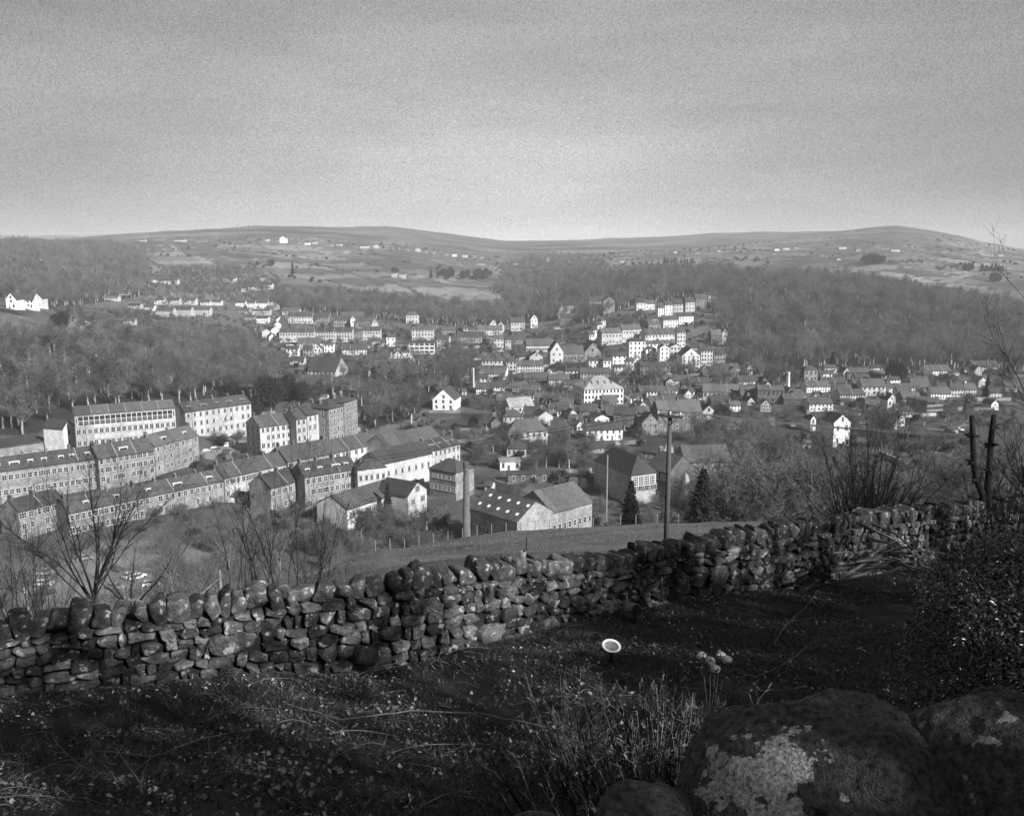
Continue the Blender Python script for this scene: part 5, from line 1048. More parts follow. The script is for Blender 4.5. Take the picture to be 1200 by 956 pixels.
# ------------------------------------------------------------------ stones
def cube_tpl(n):
    idx = {}; V = []; Fq = []
    def vid(p):
        k = tuple(np.round(p, 5))
        if k not in idx: idx[k] = len(V); V.append(p)
        return idx[k]
    for ax in range(3):
        for sg in (-1, 1):
            for i in range(n):
                for j in range(n):
                    q = []
                    for a, b_ in ((i, j), (i+1, j), (i+1, j+1), (i, j+1)):
                        p = np.zeros(3); p[ax] = sg; p[(ax+1) % 3] = -1+2*a/n; p[(ax+2) % 3] = -1+2*b_/n; q.append(vid(p))
                    Fq.append(q if sg > 0 else q[::-1])
    return np.array(V), np.array(Fq)
TV, TF = cube_tpl(9)
def n3(p, seed): 
    return np.array([mnoise.noise_vector(Vector(q)*1.0+Vector((seed*3.7, seed*1.3, 0))) for q in p])
def stone_pts(sz, seed, power=5., amp=.1, freq=1.1, cuts=6):
    V = TV.copy(); nrm = (np.abs(V)**power).sum(1)**(1/power); V = V/nrm[:, None]
    # slightly taper and skew each block so no two are alike
    R = np.random.default_rng(seed); V[:, 0] *= 1+.12*R.normal()*V[:, 2]; V[:, 2] *= 1+.14*R.normal()*V[:, 0]; V[:, 2] += .12*R.normal()*V[:, 0]
    V += n3(V*freq, seed)*amp+n3(V*freq*2.7, seed+50)*amp*.5+n3(V*freq*6, seed+90)*amp*.25
    for _ in range(cuts):   # knock flat facets off corners
        n_ = R.normal(size=3); n_[1] *= .6; n_ /= np.linalg.norm(n_); c_ = R.uniform(.8, 1.2); dd = V@n_; V -= np.outer(np.maximum(dd-c_, 0), n_)
    return V*np.array(sz)/2
s_len = np.concatenate([[0], np.cumsum(np.hypot(np.diff(WX), np.diff(WY)))]); SLEN = s_len[-1]
ZTOP = np.interp([p[0] for p in WALLPTS], [-40, 27, 163, 272, 402, 525, 614, 734, 805, 891, 954, 1017, 1174, 1260], [731, 728, 710, 701, 683, 667, 658, 649, 634, 622, 612, 604, 587, 580])
ZTOP = np.array([tn(a) for a in ZTOP])*WY
def wall_at(s):
    x = np.interp(s, s_len, WX); y = np.interp(s, s_len, WY); s2 = min(s+.3, SLEN); s1 = max(s-.3, 0)
    dx = np.interp(s2, s_len, WX)-np.interp(s1, s_len, WX); dy = np.interp(s2, s_len, WY)-np.interp(s1, s_len, WY)
    return Vector((x, y, 0)), math.atan2(dy, dx), float(gz(x, y)[0]), float(np.interp(s, s_len, ZTOP))
M_STONE = mat('drystone gritstone', .066, var=.65, scale=5, attr='tone', bump=1.0, bscale=18, extra=lichen(7, .585, .30), spec=.1, detail=8)
M_COPE = mat('coping gritstone', .066, var=.65, scale=6, rnd=.5, bump=1.0, bscale=18, extra=lichen(7, .58, .30), spec=.1, detail=8)
M_BOULD = mat('mossy boulder rock', .11, var=.85, scale=34, bump=1.0, bscale=110, extra=patch((-.30, -.20, .44), .24, .62), spec=.2)
M_BOULD2 = mat('mossy boulder', .11, var=.85, scale=34, bump=1.0, bscale=110, extra=lichen(9, .62, .5, .03), spec=.2)
M_CORE = mat('packed rubble', .015, var=.4)
wroot = node('drystone_wall', None, None, (0, 0, 0)); tag(wroot, 'dry stone wall of rough gritstone crossing the foreground below the garden', 'wall')
VV = []; FF = []; TT = []; nb = 0; sd_ = 0
c0, a0, g0, t0 = wall_at(0)
s = 0.0; cope_w = .34
rows = []; v = 0.0; R_ = random.Random(5)
while v < .97:
    h = R_.uniform(.075, .17); rows.append((v, min(v+h, 1.0))); v += h
rows[-1] = (rows[-1][0], 1.0)
occupied = []
def add_stone(s0, s1, v0, v1, jit=.03):
    global nb, sd_
    sd_ += 1; sm = (s0+s1)/2; p, a, g, zt = wall_at(sm); mh = zt-cope_w-g+.18; z0 = g-.18+mh*v0; z1 = g-.18+mh*v1
    wv = lambda v: .07*mnoise.noise(Vector((sm*1.1, v*3.1, 4)))*(v > .02)*(v < .98)
    z0 += wv(v0); z1 += wv(v1)+R_.uniform(-.012, .02)
    hgt = z1-z0
    P = stone_pts(((s1-s0)*1.0, .62+R_.uniform(-.06, .06), hgt*1.02), sd_, R_.uniform(7, 16), .11)
    ca, sa = math.cos(a), math.sin(a); off = R_.uniform(-jit, jit); tl = R_.gauss(0, .05)
    x = P[:, 0]*math.cos(tl)-P[:, 2]*math.sin(tl); z = P[:, 0]*math.sin(tl)+P[:, 2]*math.cos(tl); y = P[:, 1]+.31+off
    W3 = np.stack([p.x+x*ca-y*sa, p.y+x*sa+y*ca, (z0+z1)/2+z], -1)
    VV.append(W3); FF.append(TF+nb); nb += len(W3); TT.append(np.full(len(W3), R_.uniform(.4, 1.5) if R_.random() < .85 else R_.uniform(1.6, 2.8)))
big = []
ss = .3
while ss < SLEN-1:
    if R_.random() < .3:
        k = R_.randrange(0, max(len(rows)-2, 1)); big.append((ss, ss+R_.uniform(.5, .85), k, k+R_.choice([2, 2, 3])))
    ss += .75
for b0, b1, k0, k1 in big:
    k1 = min(k1, len(rows)); add_stone(b0, b1, rows[k0][0], rows[k1-1][1], .05)
for k, (v0, v1) in enumerate(rows):
    s = -.3*R_.random()
    while s < SLEN:
        L_ = R_.uniform(.11, .42)*(.7+.9*(v1-v0)/.15*.4); blk = [b for b in big if b[2] <= k < b[3]]
        e = s+L_; nb_ = next((b for b in blk if b[0]-.02 < e and b[1] > s+.02), None)
        if nb_:
            if nb_[0] <= s+.08: s = nb_[1]; continue
            e = nb_[0]
        if e-s > .05: add_stone(s, e, v0, v1)
        s = e
V_ = np.concatenate(VV); F_ = np.concatenate(FF)
me = fastmesh('stonework', V_, F_, [M_STONE], True, 4); at_ = me.attributes.new('tone', 'FLOAT', 'POINT'); at_.data.foreach_set('value', np.concatenate(TT).astype(np.float32))
node('stonework', me, wroot)
# rubble heart of the wall
bm = MB(); ring = []
for i in range(61):
    s = SLEN*i/60; p, a, g, zt = wall_at(s); n = Vector((-math.sin(a), math.cos(a), 0))
    for y, z in ((.12, g-.4), (.5, g-.4), (.5, zt-cope_w-.04), (.12, zt-cope_w-.04)): q = p+n*y; q.z = z; ring.append(q)
bm.add(ring, [(i*4+j, (i+1)*4+j, (i+1)*4+(j+1) % 4, i*4+(j+1) % 4) for i in range(60) for j in range(4)]); bm.build('rubble_core', M_CORE, wroot)
s = .1; k = 0; RV = []; RF = []
while s < SLEN-.3:
    w_ = R_.uniform(.17, .36); h_ = R_.uniform(.24, .42); p, a, g, zt = wall_at(s+w_/2); n = Vector((-math.sin(a), math.cos(a), 0))
    q = p+n*(.31+R_.uniform(-.04, .04)); q.z = zt-cope_w+h_*.46; qx = proj(*q)[0]
    P = stone_pts((w_*1.02, R_.uniform(.4, .56), h_), 900+k, R_.uniform(6, 14), .10, cuts=4)
    rot = (R_.gauss(0, .06), R_.gauss(0, .14)+(.2 if R_.random() < .3 else 0), a+R_.gauss(0, .1))
    if k < 100 and qx > -12:
        node('coping_stone', fastmesh('coping_stone', P, TF, [M_COPE], True, 4), wroot, q, rot=rot); k += 1
    else:
        M4 = Matrix.LocRotScale(q, __import__('mathutils').Euler(rot), None); A = np.array(M4); RF.append(TF+len(TV)*len(RV)); RV.append(P@A[:3, :3].T+A[:3, 3])
    s += w_*R_.uniform(.93, 1.02)+(.06 if R_.random() < .12 else 0)
if RV: tag(node('coping_row', fastmesh('coping_row', np.concatenate(RV), np.concatenate(RF), [M_COPE], True, 4), wroot), kind='stuff')
print('copes', k, 's', s, SLEN, 'stones', len(VV))
# boulders at the viewer's feet
BV, BF = cube_tpl(76)
def boulder(px, pytop, Y, sx, sy, sz, seed, label, rz=0, m=M_BOULD):
    V = BV/((np.abs(BV)**2.7).sum(1)**(1/2.7))[:, None]
    V = V+n3(V*.7, seed)*.12+n3(V*2.3, seed+9)*.06+n3(V*7, seed+19)*.022+n3(V*19, seed+29)*.010+n3(V*45, seed+39)*.007+n3(V*90, seed+49)*.005
    V = V*np.array([sx, sy, sz])/2; top = at(px, pytop, Y); ztop = V[:, 2].max()
    o = node('boulder', fastmesh('boulder', V, BF, [m], True, 4), None, (top.x, top.y, top.z-ztop), rz); tag(o, label, 'boulder', 'boulders at the bottom right')
boulder(965, 836, 2.95, 1.0, .85, 1.1, 3, 'broad rounded boulder with a large pale lichen patch on its left shoulder, bottom right', 0)
boulder(1190, 824, 2.9, .84, .8, 1.3, 6, 'big boulder at the bottom right corner', .3, M_BOULD2)
boulder(755, 932, 2.7, .36, .4, .4, 14, 'small pale-topped boulder at the bottom edge, left of the lichened one')
boulder(1175, 806, 3.75, .5, .4, 1.2, 21, 'flat pale-edged stone behind the corner boulder')
boulder(628, 956, 2.8, .24, .25, .3, 26, 'tip of a small pale stone at the bottom edge of the picture')
# ------------------------------------------------------------------ whips, shrubs and small trees by the wall
def whip(tw, tubes, base, d, L_, r0, R, n=7, side=6, bend=.06, up=.05, sn=4):
    q = Vector(base); d = Vector(d).normalized(); path = [q.copy()]
    for k in range(n):
        d = (d+Vector((R.normal()*bend, R.normal()*bend, R.normal()*bend*.5+up))).normalized(); q = q+d*L_/n; path.append(q.copy())
    tubes.tube(path, [max(r0*(1-k/(n+.3)), .0025) for k in range(n+1)], sn, cap=False)
    for j in range(side):
        t = R.uniform(.25, .98)*n; i = min(int(t), n-1); s = path[i].lerp(path[i+1], t-i); dd = ((path[i+1]-path[i]).normalized()+Vector((R.normal(), R.normal(), R.normal()*.4))*.55).normalized()
        l2 = L_*R.uniform(.08, .25); e = s+dd*l2; mid = s.lerp(e, .5)+Vector((0, 0, l2*.06)); rr = max(r0*.35*(1-t/n)+.003, .003)
        tubes.tube([s, mid, e], [rr, rr*.75, .002], 3, cap=False)
        for m in range(3):
            s3 = mid.lerp(e, R.random()); e3 = s3+(dd+Vector((R.normal(), R.normal(), R.normal()))*.6).normalized()*l2*.4; tubes.tube([s3, e3], [.0035, .0015], 3, cap=False)
M_WHIP = mat('dark shrub bark', .014, var=.4, scale=6, spec=.15); M_WHIP2 = mat('grey sapling bark', .11, var=.4, scale=6, spec=.15)
def coppice(px, Y, n, H, spread, r0, name, label, seed, m=None, foot=.3, side=8, lean=(0, 0), cat='shrub', part='stems'):
    R = np.random.default_rng(seed); c = G(px, Y); b = MB()
    for i in range(n):
        az = R.uniform(0, 2*PI); sp = spread*R.uniform(.1, 1); d = Vector((math.cos(az)*sp+lean[0], math.sin(az)*sp*.6+lean[1], 1))
        whip(None, b, (R.normal()*foot, R.normal()*foot*.6, -.1), d, H*R.uniform(.55, 1.05), r0*R.uniform(.6, 1.2), R, side=side, up=.03)
    r = node(name, None, None, c); b.build(part, m or M_WHIP, r, smooth=True); return tag(r, label, cat)
coppice(1012, 25.5, 84, 4.7, .8, .032, 'coppiced_shrub', 'dark many-stemmed coppiced shrub fanning up behind the wall at right', 1, side=11, foot=.35)
coppice(1075, 27, 14, 2.4, .8, .014, 'coppiced_shrub', 'thin low shrub behind the wall between the coppiced one and the pollard', 2, side=9)
coppice(975, 25, 12, 1.9, .9, .012, 'coppiced_shrub', 'thin low shrub behind the wall just left of the big coppiced one', 3, side=9)
coppice(325, 17.5, 24, 4.3, .3, .017, 'whip_shrub', 'clump of tall straight dark whips behind the wall, left of centre', 4, side=7, foot=.55)
coppice(372, 18, 7, 2.0, .35, .012, 'whip_shrub', 'short sparse whips right of the tall clump behind the wall', 5, side=5, foot=.3)
coppice(428, 19, 3, 1.6, .15, .008, 'whip_shrub', 'two or three thin upright wands behind the wall coping, left of centre', 6, side=2, foot=.15)
coppice(236, 30, 30, 4.2, .8, .02, 'bare_shrub', 'grey twiggy shrub behind the wall near the wooden post', 7, m=M_WHIP2, side=10, foot=.9)
coppice(170, 26, 16, 2.2, .9, .012, 'bare_shrub', 'low grey shrub behind the wall right of the forked sapling', 8, m=M_WHIP2, side=8, foot=.6)
coppice(1172, 24, 26, 4.4, .55, .016, 'bare_shrub', 'tall dark twiggy shrub behind the wall just right of the pollard', 73, side=12, foot=.5)
coppice(1110, 26, 16, 2.2, .9, .012, 'bare_shrub', 'twiggy shrub behind the wall left of the pollard', 71, side=9, foot=.5)
coppice(1185, 25, 22, 3.0, .9, .014, 'bare_shrub', 'twiggy shrub behind the wall at the right edge', 72, side=9, foot=.6)
coppice(20, 20, 26, 3.4, .6, .014, 'bare_shrub', 'twiggy shrub at the left edge behind the wall', 9, side=10, foot=.6)
coppice(75, 24, 10, 1.8, .8, .010, 'bare_shrub', 'sparse twigs behind the wall at the left, before the car park', 10, side=8, foot=.5)
def sapling(px, Y, H, r0, seed, label, forks=3, name='bare_sapling', m=None, lean=.1, side=16, trunkf=.35):
    R = np.random.default_rng(seed); c = G(px, Y); r = node(name, None, None, c); t = MB(); th = H*trunkf
    tp = [Vector((0, 0, -.3)), Vector((R.normal()*.05, 0, th*.5)), Vector((R.normal()*.1, R.normal()*.1, th))]; t.tube(tp, [r0*1.15, r0*.95, r0*.85], 8); t.build('trunk', m or M_WHIP, r, smooth=True)
    b = MB()
    for i in range(forks):
        az = 2*PI*i/forks+R.normal()*.3; sp = R.uniform(.25, .75); base = tp[2] if i < 3 else tp[1].lerp(tp[2], R.uniform(0, 1))
        whip(None, b, base, (math.cos(az)*sp+lean, math.sin(az)*sp, 1), (H-th)*R.uniform(.7, 1.1), r0*.7, R, n=8, side=side, bend=.12, up=.04, sn=5)
    b.build('branches', m or M_WHIP, r, smooth=True); return tag(r, label, 'tree')
sapling(38, 46, 7.5, .06, 61, 'grey bare tree left of the car park, behind the wall', 12, 'bare_tree', m=M_WHIP2, side=30, trunkf=.3)
sapling(205, 58, 8.5, .06, 62, 'grey bare tree right of the car park, behind the wall', 12, 'bare_tree', m=M_WHIP2, side=30, trunkf=.3)
sapling(268, 62, 8.0, .06, 63, 'pale-stemmed bare tree between the wooden post and the tall whips', 12, 'bare_tree', m=M_WHIP2, side=30, trunkf=.3)
sapling(330, 70, 8.5, .06, 65, 'bare tree behind the tall whips, in front of the deep-roofed rows', 12, 'bare_tree', m=M_WHIP2, side=30, trunkf=.3)
sapling(150, 75, 9, .06, 66, 'grey bare tree over the middle of the car park', 12, 'bare_tree', m=M_WHIP2, side=30, trunkf=.3)
sapling(80, 66, 7.5, .06, 64, 'grey bare tree in front of the lowest terrace, beyond the car park', 10, 'bare_tree', m=M_WHIP2, side=28, trunkf=.3)
sapling(112, 32, 7.2, .05, 31, 'dark bare tree standing behind the wall, in front of the car park', 16, 'bare_tree', side=34, trunkf=.22)
sapling(152, 22, 2.6, .05, 32, 'small dark forked sapling behind the wall at left', 4, side=8, trunkf=.25)
sapling(1212, 22, 5.6, .04, 33, 'dark bare tree reaching in from the right edge behind the wall', 10, 'bare_tree', side=30, lean=-.12)
sapling(1275, 18, 8.6, .035, 36, 'tall bare tree just outside the right edge, its twigs against the sky', 8, 'bare_tree', side=26, lean=-.1)
coppice(1158, 27.5, 1, 5.0, .02, .03, 'bare_sapling', 'single tall thin wand rising between the pollard trunks at right', 35, foot=.02, side=5, cat='tree', part='stem')
# pollard with two knobbly trunks
R = np.random.default_rng(77); pr = node('pollard_tree', None, None, G(1150, 27)); gY = 27.0
def knobbly(px0, pxs, name):
    b = MB(); path = []; gzv = pr.location
    for px, py in pxs: q = at(px, py, gY); path.append(q-gzv)
    path = [Vector((path[0].x, path[0].y, -.3))]+path; rr = [.13, .11, .095, .09, .085, .08, .065][:len(path)]; b.tube(path, rr, 9)
    for k in (2, 3, 4, 5):
        if k < len(path)-1:
            for j in range(5):
                d = Vector((R.normal(), R.normal(), R.normal()*.3)).normalized(); b.tube([path[k]+d*.04, path[k]+d*.12, path[k]+d*R.uniform(.16, .27)], [.07, .05, .02], 6)
    b.build(name, M_WHIP, pr, smooth=True)
knobbly(0, [(1152, 580), (1144, 562), (1141, 542), (1140, 510), (1139, 487)], 'trunk'); knobbly(0, [(1157, 580), (1159, 550), (1161, 520), (1163, 500), (1165, 486)], 'trunk')
tag(pr, 'knobbly pollarded tree with two cut trunks behind the wall at right', 'tree')
# ------------------------------------------------------------------ pole and wires
M_POLE = mat('creosoted pole', .06, var=.3, scale=8, bump=.4); M_WIRE = mat('wire', .05, var=.05); M_PORC = mat('porcelain insulator', .45, rough=.3, var=.05)
c = G(780.5, 47); zt = tn(481)*47; Hh = zt-c.z; pr = node('power_pole', None, None, c); b = MB(); b.tube([(0, 0, -.8), (0, 0, Hh*.5), (0, 0, Hh)], [.155, .135, .115], 12); b.build('pole', M_POLE, pr, smooth=True)
b = MB(); b.box(-.72, .72, -.2, -.12, -.06, .08); ca = b.build('crossarm', M_POLE, pr, loc=(0, 0, Hh-.3), rz=rad(-28))
for s_ in (-1, 1): b = MB(); b.tube([(s_*.45, -.13, -.05), (0, -.13, -.55)], [.025, .025], 5); b.build('brace', M_POLE, ca)
IN = []
for x in (-.62, .05, .62):
    b = MB(); b.lathe([(.03, 0), (.03, .05), (.07, .06), (.05, .1), (.07, .13), (.045, .18), (.01, .2)], 10, (x, -.16, .085)); b.build('insulator', M_PORC, ca, smooth=True); IN.append(x)
tag(pr, 'wooden power pole with a crossarm standing in the field beyond the wall', 'pole')
b = MB(); wl = c+Vector((0, 0, Hh-.02))
for x, far in ((-.62, (1250, 507, 110)), (.05, (1250, 509, 110)), (.62, (1250, 505, 112))):
    a0 = wl+Vector((x*.88, x*-.47, 0)); e0 = at(*far); P = []
    for i in range(25): t = i/24; q = a0.lerp(e0, t); q.z -= 3.0*t*(1-t); P.append(q)
    b.tube(P, [.03]*25, 4, cap=False)
tag(b.build('power_line', M_WIRE), 'power wires running right from the pole crossarm', 'wires')
b = MB()
for dx in (-.6, .6):
    a0 = wl+Vector((dx, 0, 0)); e0 = at(-60, 600, 95)+Vector((dx, 0, 0)); P = []
    for i in range(25): t = i/24; q = a0.lerp(e0, t); q.z -= 2.5*t*(1-t); P.append(q)
    b.tube(P, [.02]*25, 4, cap=False)
tag(b.build('power_line', M_WIRE), 'thin wires running left from the pole over the terraces', 'wires')
# ------------------------------------------------------------------ fence along the far edge of the field
M_POST = mat('weathered fence wood', .17, var=.3, scale=5)
_b = MB(); _b.tube([(0, 0, -.4), (0, 0, 1.15)], [.05, .045], 6); POSTME = _b.mesh('post', [M_POST])
def edge_pt(px):
    best = None
    for Y in np.linspace(50, 125, 60):
        g = G(px, Y); t = g.z/g.y
        if best is None or t > best[0]: best = (t, g)
    g = best[1]; g2 = G(px, g.y+1.0); return g2
fr = node('wire_fence', None, None, edge_pt(440)); org = fr.location.copy(); pts = []
for px in list(range(440, 700, 17))+[727, 745, 770, 795]:
    p = edge_pt(px); pts.append(p-org); node('post', POSTME, fr, p-org, 0)
b = MB()
for z in (.35, .7, 1.05):
    for i in range(len(pts)-1): b.tube([pts[i]+Vector((0, 0, z)), pts[i+1]+Vector((0, 0, z))], [.006, .006], 3, cap=False)
b.build('wires', M_WIRE, fr); tag(fr, 'post and wire fence along the far edge of the sloping field', 'fence')
fr = node('rail_fence', None, None, G(259, 55)); o_ = fr.location; b = MB(); b.tube([(0, 0, -.4), (0, 0, 1.5)], [.09, .08], 8); b.build('post', M_POST, fr)
b = MB(); e = at(224, 706, 48)-o_; b.tube([(0, 0, 1.0), e], [.05, .05], 6); b.build('rail', M_POST, fr); tag(fr, 'pale wooden post with a sloping rail at the left end of the field', 'fence')
# tree guard with stake
r = node('tree_guard', None, None, G(613, 30)); b = MB(); b.lathe([(.11, 0), (.12, .55), (.105, .55), (.10, .02)], 12); b.build('tube', M_POST, r, smooth=True)
b = MB(); b.tube([(.1, 0, -.2), (.12, 0, 1.05)], [.018, .016], 6); b.build('stake', M_WHIP, r); tag(r, 'thin stake with a grey tree guard in the field just beyond the wall', 'tree guard')
# ------------------------------------------------------------------ garden: leaves, litter, twigs
def garden_pts(n, ymin=4.5, ymaxoff=.1, xr=(-9, 16), dens=None):
    out = []
    while len(out) < n:
        y = RNG.uniform(0, 1, 4*n)**.8*24+ymin; x = RNG.uniform(-1, 1, 4*n)*(y*.66+1); k = (y < wallY(x)-ymaxoff)
        if dens is not None: k &= RNG.random(4*n) < dens(x, y)
        out += list(zip(x[k], y[k]))
    a = np.array(out[:n]); return a[:, 0], a[:, 1]
def quads(c, U, W, name, m, tone, label, cat, fold=.25):
    n = len(c); N_ = np.cross(U, W); N_ /= np.linalg.norm(N_, axis=1, keepdims=True)+1e-9; l = np.linalg.norm(U, axis=1, keepdims=True)
    V = np.stack([c-U, c-U*.2+W+N_*l*fold, c+U, c-U*.2-W+N_*l*fold], 1).reshape(-1, 3); Q = np.arange(4*n).reshape(-1, 4)
    Fc = np.concatenate([Q[:, [0, 1, 2]], Q[:, [0, 2, 3]]]); me = fastmesh(name, V, Fc, [m]); a = me.attributes.new('tone', 'FLOAT', 'POINT'); a.data.foreach_set('value', np.repeat(tone, 4).astype(np.float32))
    return me
M_LEAF = mat('dead leaf', .2, var=.2, scale=9, attr='tone', rough=.7); M_FG = mat('field turf', .085, var=.3, scale=3, attr='tone'); M_GRASS = mat('dead grass and herbs', .043, var=.3, scale=3, attr='tone')
M_EVER = mat('glossy evergreen leaf', .04, var=.4, scale=9, attr='tone', rough=.32, spec=.5)
n = 21000; x, y = garden_pts(n, dens=lambda x, y: np.clip(.35+1.3*fbm(x/1.1, y/1.1, 3), .05, 1)); z = gz(x, y)+RNG.uniform(.01, .05, n)
az = RNG.uniform(0, 2*PI, n); L_ = RNG.uniform(.012, .036, n); U = np.stack([np.cos(az)*L_, np.sin(az)*L_, RNG.normal(size=n)*.4*L_], -1); W = np.stack([-np.sin(az)*L_*.6, np.cos(az)*L_*.6, RNG.normal(size=n)*.4*L_], -1)
tone = np.where(RNG.random(n) < .12, RNG.uniform(1.0, 2.6, n), RNG.uniform(.05, .6, n))
tag(node('leaf_litter', quads(np.stack([x, y, z], -1), U, W, 'leaf_litter', M_LEAF, tone, '', '')), 'fallen leaves scattered over the dark garden slope', 'leaf litter', kind='stuff')
# ground herbs and dead grass
n = 110000; x, y = garden_pts(n, dens=lambda x, y: np.clip(.5+1.1*fbm(x/1.6+8, y/1.6, 3), .05, 1)); z = gz(x, y)-.01
D = np.stack([RNG.normal(size=n)*.7, RNG.normal(size=n)*.7, RNG.uniform(.25, 1.0, n)], -1); D *= (RNG.uniform(.04, .17, n)/np.linalg.norm(D, axis=1))[:, None]
V, Fc = vec_tri(np.stack([x, y, z], -1), D, RNG.uniform(.004, .016, n)); me = fastmesh('ground_herbs', V, Fc, [M_GRASS]); a = me.attributes.new('tone', 'FLOAT', 'POINT'); a.data.foreach_set('value', np.repeat(RNG.uniform(.25, 1.75, n)**2, 3).astype(np.float32))
tag(node('ground_herbs', me), 'short dead grass and herbs covering the garden slope', 'ground cover', kind='stuff')
# grass on the field just beyond the wall
n = 60000; yy = RNG.uniform(0, 1, 3*n)**1.5*80+14; xx = RNG.uniform(-.35, .62, 3*n)*yy; k = (yy > wallY(xx)+.7); xx, yy = xx[k][:n], yy[k][:n]; n = len(xx)
sc_ = np.clip(yy/25, 1, 3.5); D = np.stack([RNG.normal(size=n)*.6, RNG.normal(size=n)*.6, RNG.uniform(.4, 1.0, n)], -1); D *= (RNG.uniform(.05, .12, n)*sc_**.5/np.linalg.norm(D, axis=1))[:, None]
V, Fc = vec_tri(np.stack([xx, yy, gz(xx, yy)-.01], -1), D, .012*sc_); me = fastmesh('field_grass', V, Fc, [M_FG]); a = me.attributes.new('tone', 'FLOAT', 'POINT'); a.data.foreach_set('value', np.repeat(RNG.uniform(.6, 1.4, n), 3).astype(np.float32))
tag(node('field_grass', me), 'cropped grass of the sloping field', 'grass', kind='stuff')
# fallen twigs
b = MB(); R = np.random.default_rng(5)
for i in range(300):
    x, y = garden_pts(1, 4.8)
    q = Vector((x[0], y[0], 0)); az = R.normal()*.7 if R.random() < .7 else R.uniform(0, 6.28); L_ = R.uniform(.4, 1.9); P = []; 
    for k in range(9):
        q = q+Vector((math.cos(az), math.sin(az)*.7, 0))*L_/8; az += R.normal()*.14; P.append(Vector((q.x, q.y, float(gz(q.x, q.y)[0])+.03+.07*math.sin(k*.7+i))))
    r0 = R.uniform(.003, .009); b.tube(P, [r0*(1-.08*k) for k in range(9)], 4, cap=False)
tag(b.build('fallen_twigs', mat('pale dead twig', .13, var=.4, scale=4), smooth=True), 'tangle of thin fallen twigs lying on the garden slope', 'twigs', kind='stuff')
# dense upright stems, bottom centre right
R = np.random.default_rng(41); c = G(785, 6.6); r = node('stemmy_shrub', None, None, c); b = MB(); M_RS = mat('shrub cane', .22, var=.6, scale=5, rnd=0, spec=.3)
for i in range(240):
    x0 = R.normal()*.42; y0 = R.normal()*.35; z0 = float(gz(c.x+x0, c.y+y0)[0])-c.z
    whip(None, b, (x0, y0, z0-.03), (x0*.5+R.normal()*.12, y0*.3+R.normal()*.1, 1), R.uniform(.5, 1.2), R.uniform(.005, .010), R, n=5, side=3, bend=.05, up=.02, sn=4)
b.build('stems', M_WHIP, r, smooth=True); b = MB()
for i in range(150):  # light highlights on the dark canes, put in as paler-coloured stems
    x0 = R.normal()*.42; y0 = R.normal()*.35; z0 = float(gz(c.x+x0, c.y+y0)[0])-c.z
    whip(None, b, (x0, y0, z0-.03), (x0*.5+R.normal()*.15, y0*.3+R.normal()*.1, 1), R.uniform(.5, 1.2), R.uniform(.004, .008), R, n=5, side=2, bend=.05, up=.02, sn=4)
b.build('highlight_stems', M_RS, r, smooth=True); n = 700; ps = np.stack([R.normal(size=n)*.5, R.normal(size=n)*.35, R.uniform(.1, .8, n)], -1); az = R.uniform(0, 6.28, n); L2 = R.uniform(.012, .03, n)
U = np.stack([np.cos(az)*L2, np.sin(az)*L2, R.normal(size=n)*L2*.6], -1); W = np.stack([-np.sin(az)*L2*.6, np.cos(az)*L2*.6, R.normal(size=n)*L2*.5], -1)
node('dead_leaves', quads(ps, U, W, 'dead_leaves', M_LEAF, R.uniform(.2, 1.2, n), '', ''), r); tag(r, 'dense clump of thin upright leafless canes above the boulders', 'shrub')
def small_shrub(px, Y, n, H, sp, label, seed, m=None, name='garden_shrub'):
    R = np.random.default_rng(seed); c = G(px, Y); r = node(name, None, None, c); b = MB()
    for i in range(n): whip(None, b, (R.normal()*sp*.3, R.normal()*sp*.3, 0), (R.normal()*sp, R.normal()*sp, 1), H*R.uniform(.5, 1.1), .006, R, n=5, side=4, bend=.08, sn=4)
    b.build('stems', m or M_RS, r, smooth=True); tag(r, label, 'shrub')
small_shrub(670, 8.3, 26, 1.0, .35, 'thin leafless shrub left of the dense cane clump', 51); small_shrub(890, 8.0, 30, .8, .9, 'low sprawling twigs right of the cane clump, above the boulders', 52)
small_shrub(760, 10.5, 20, .5, .4, 'small tuft of dead stems near the white dish', 53); small_shrub(120, 8.0, 24, .5, .9, 'low dead stems at the left of the garden', 54)
# dried flower heads
c = G(832, 9.4); r = node('dried_hydrangea', None, None, c); b = MB(); heads = [at(822, 768, 9.4), at(832, 774, 9.3), at(845, 768, 9.5), at(838, 783, 9.3), at(852, 773, 9.4)]
for h in heads: e = h-c; b.tube([(R.normal()*.05, 0, 0), (e.x*.5, e.y*.5, e.z*.55), e], [.007, .006, .005], 5)
b.build('stems', M_RS, r)
for h in heads:
    n = 60; d = R.normal(size=(n, 3)); d /= np.linalg.norm(d, axis=1, keepdims=True); ps = d*np.array([.055, .055, .04])+np.array(h-c); U = np.cross(d, R.normal(size=(n, 3))); U *= .024/np.linalg.norm(U, axis=1, keepdims=True); W = np.cross(d, U)*.9
    node('flower_head', quads(ps, U, W, 'flower_head', M_LEAF, R.uniform(1.5, 2.8, n), '', '', .1), r)
tag(r, 'dried hydrangea with five pale flower heads right of the white dish', 'plant')
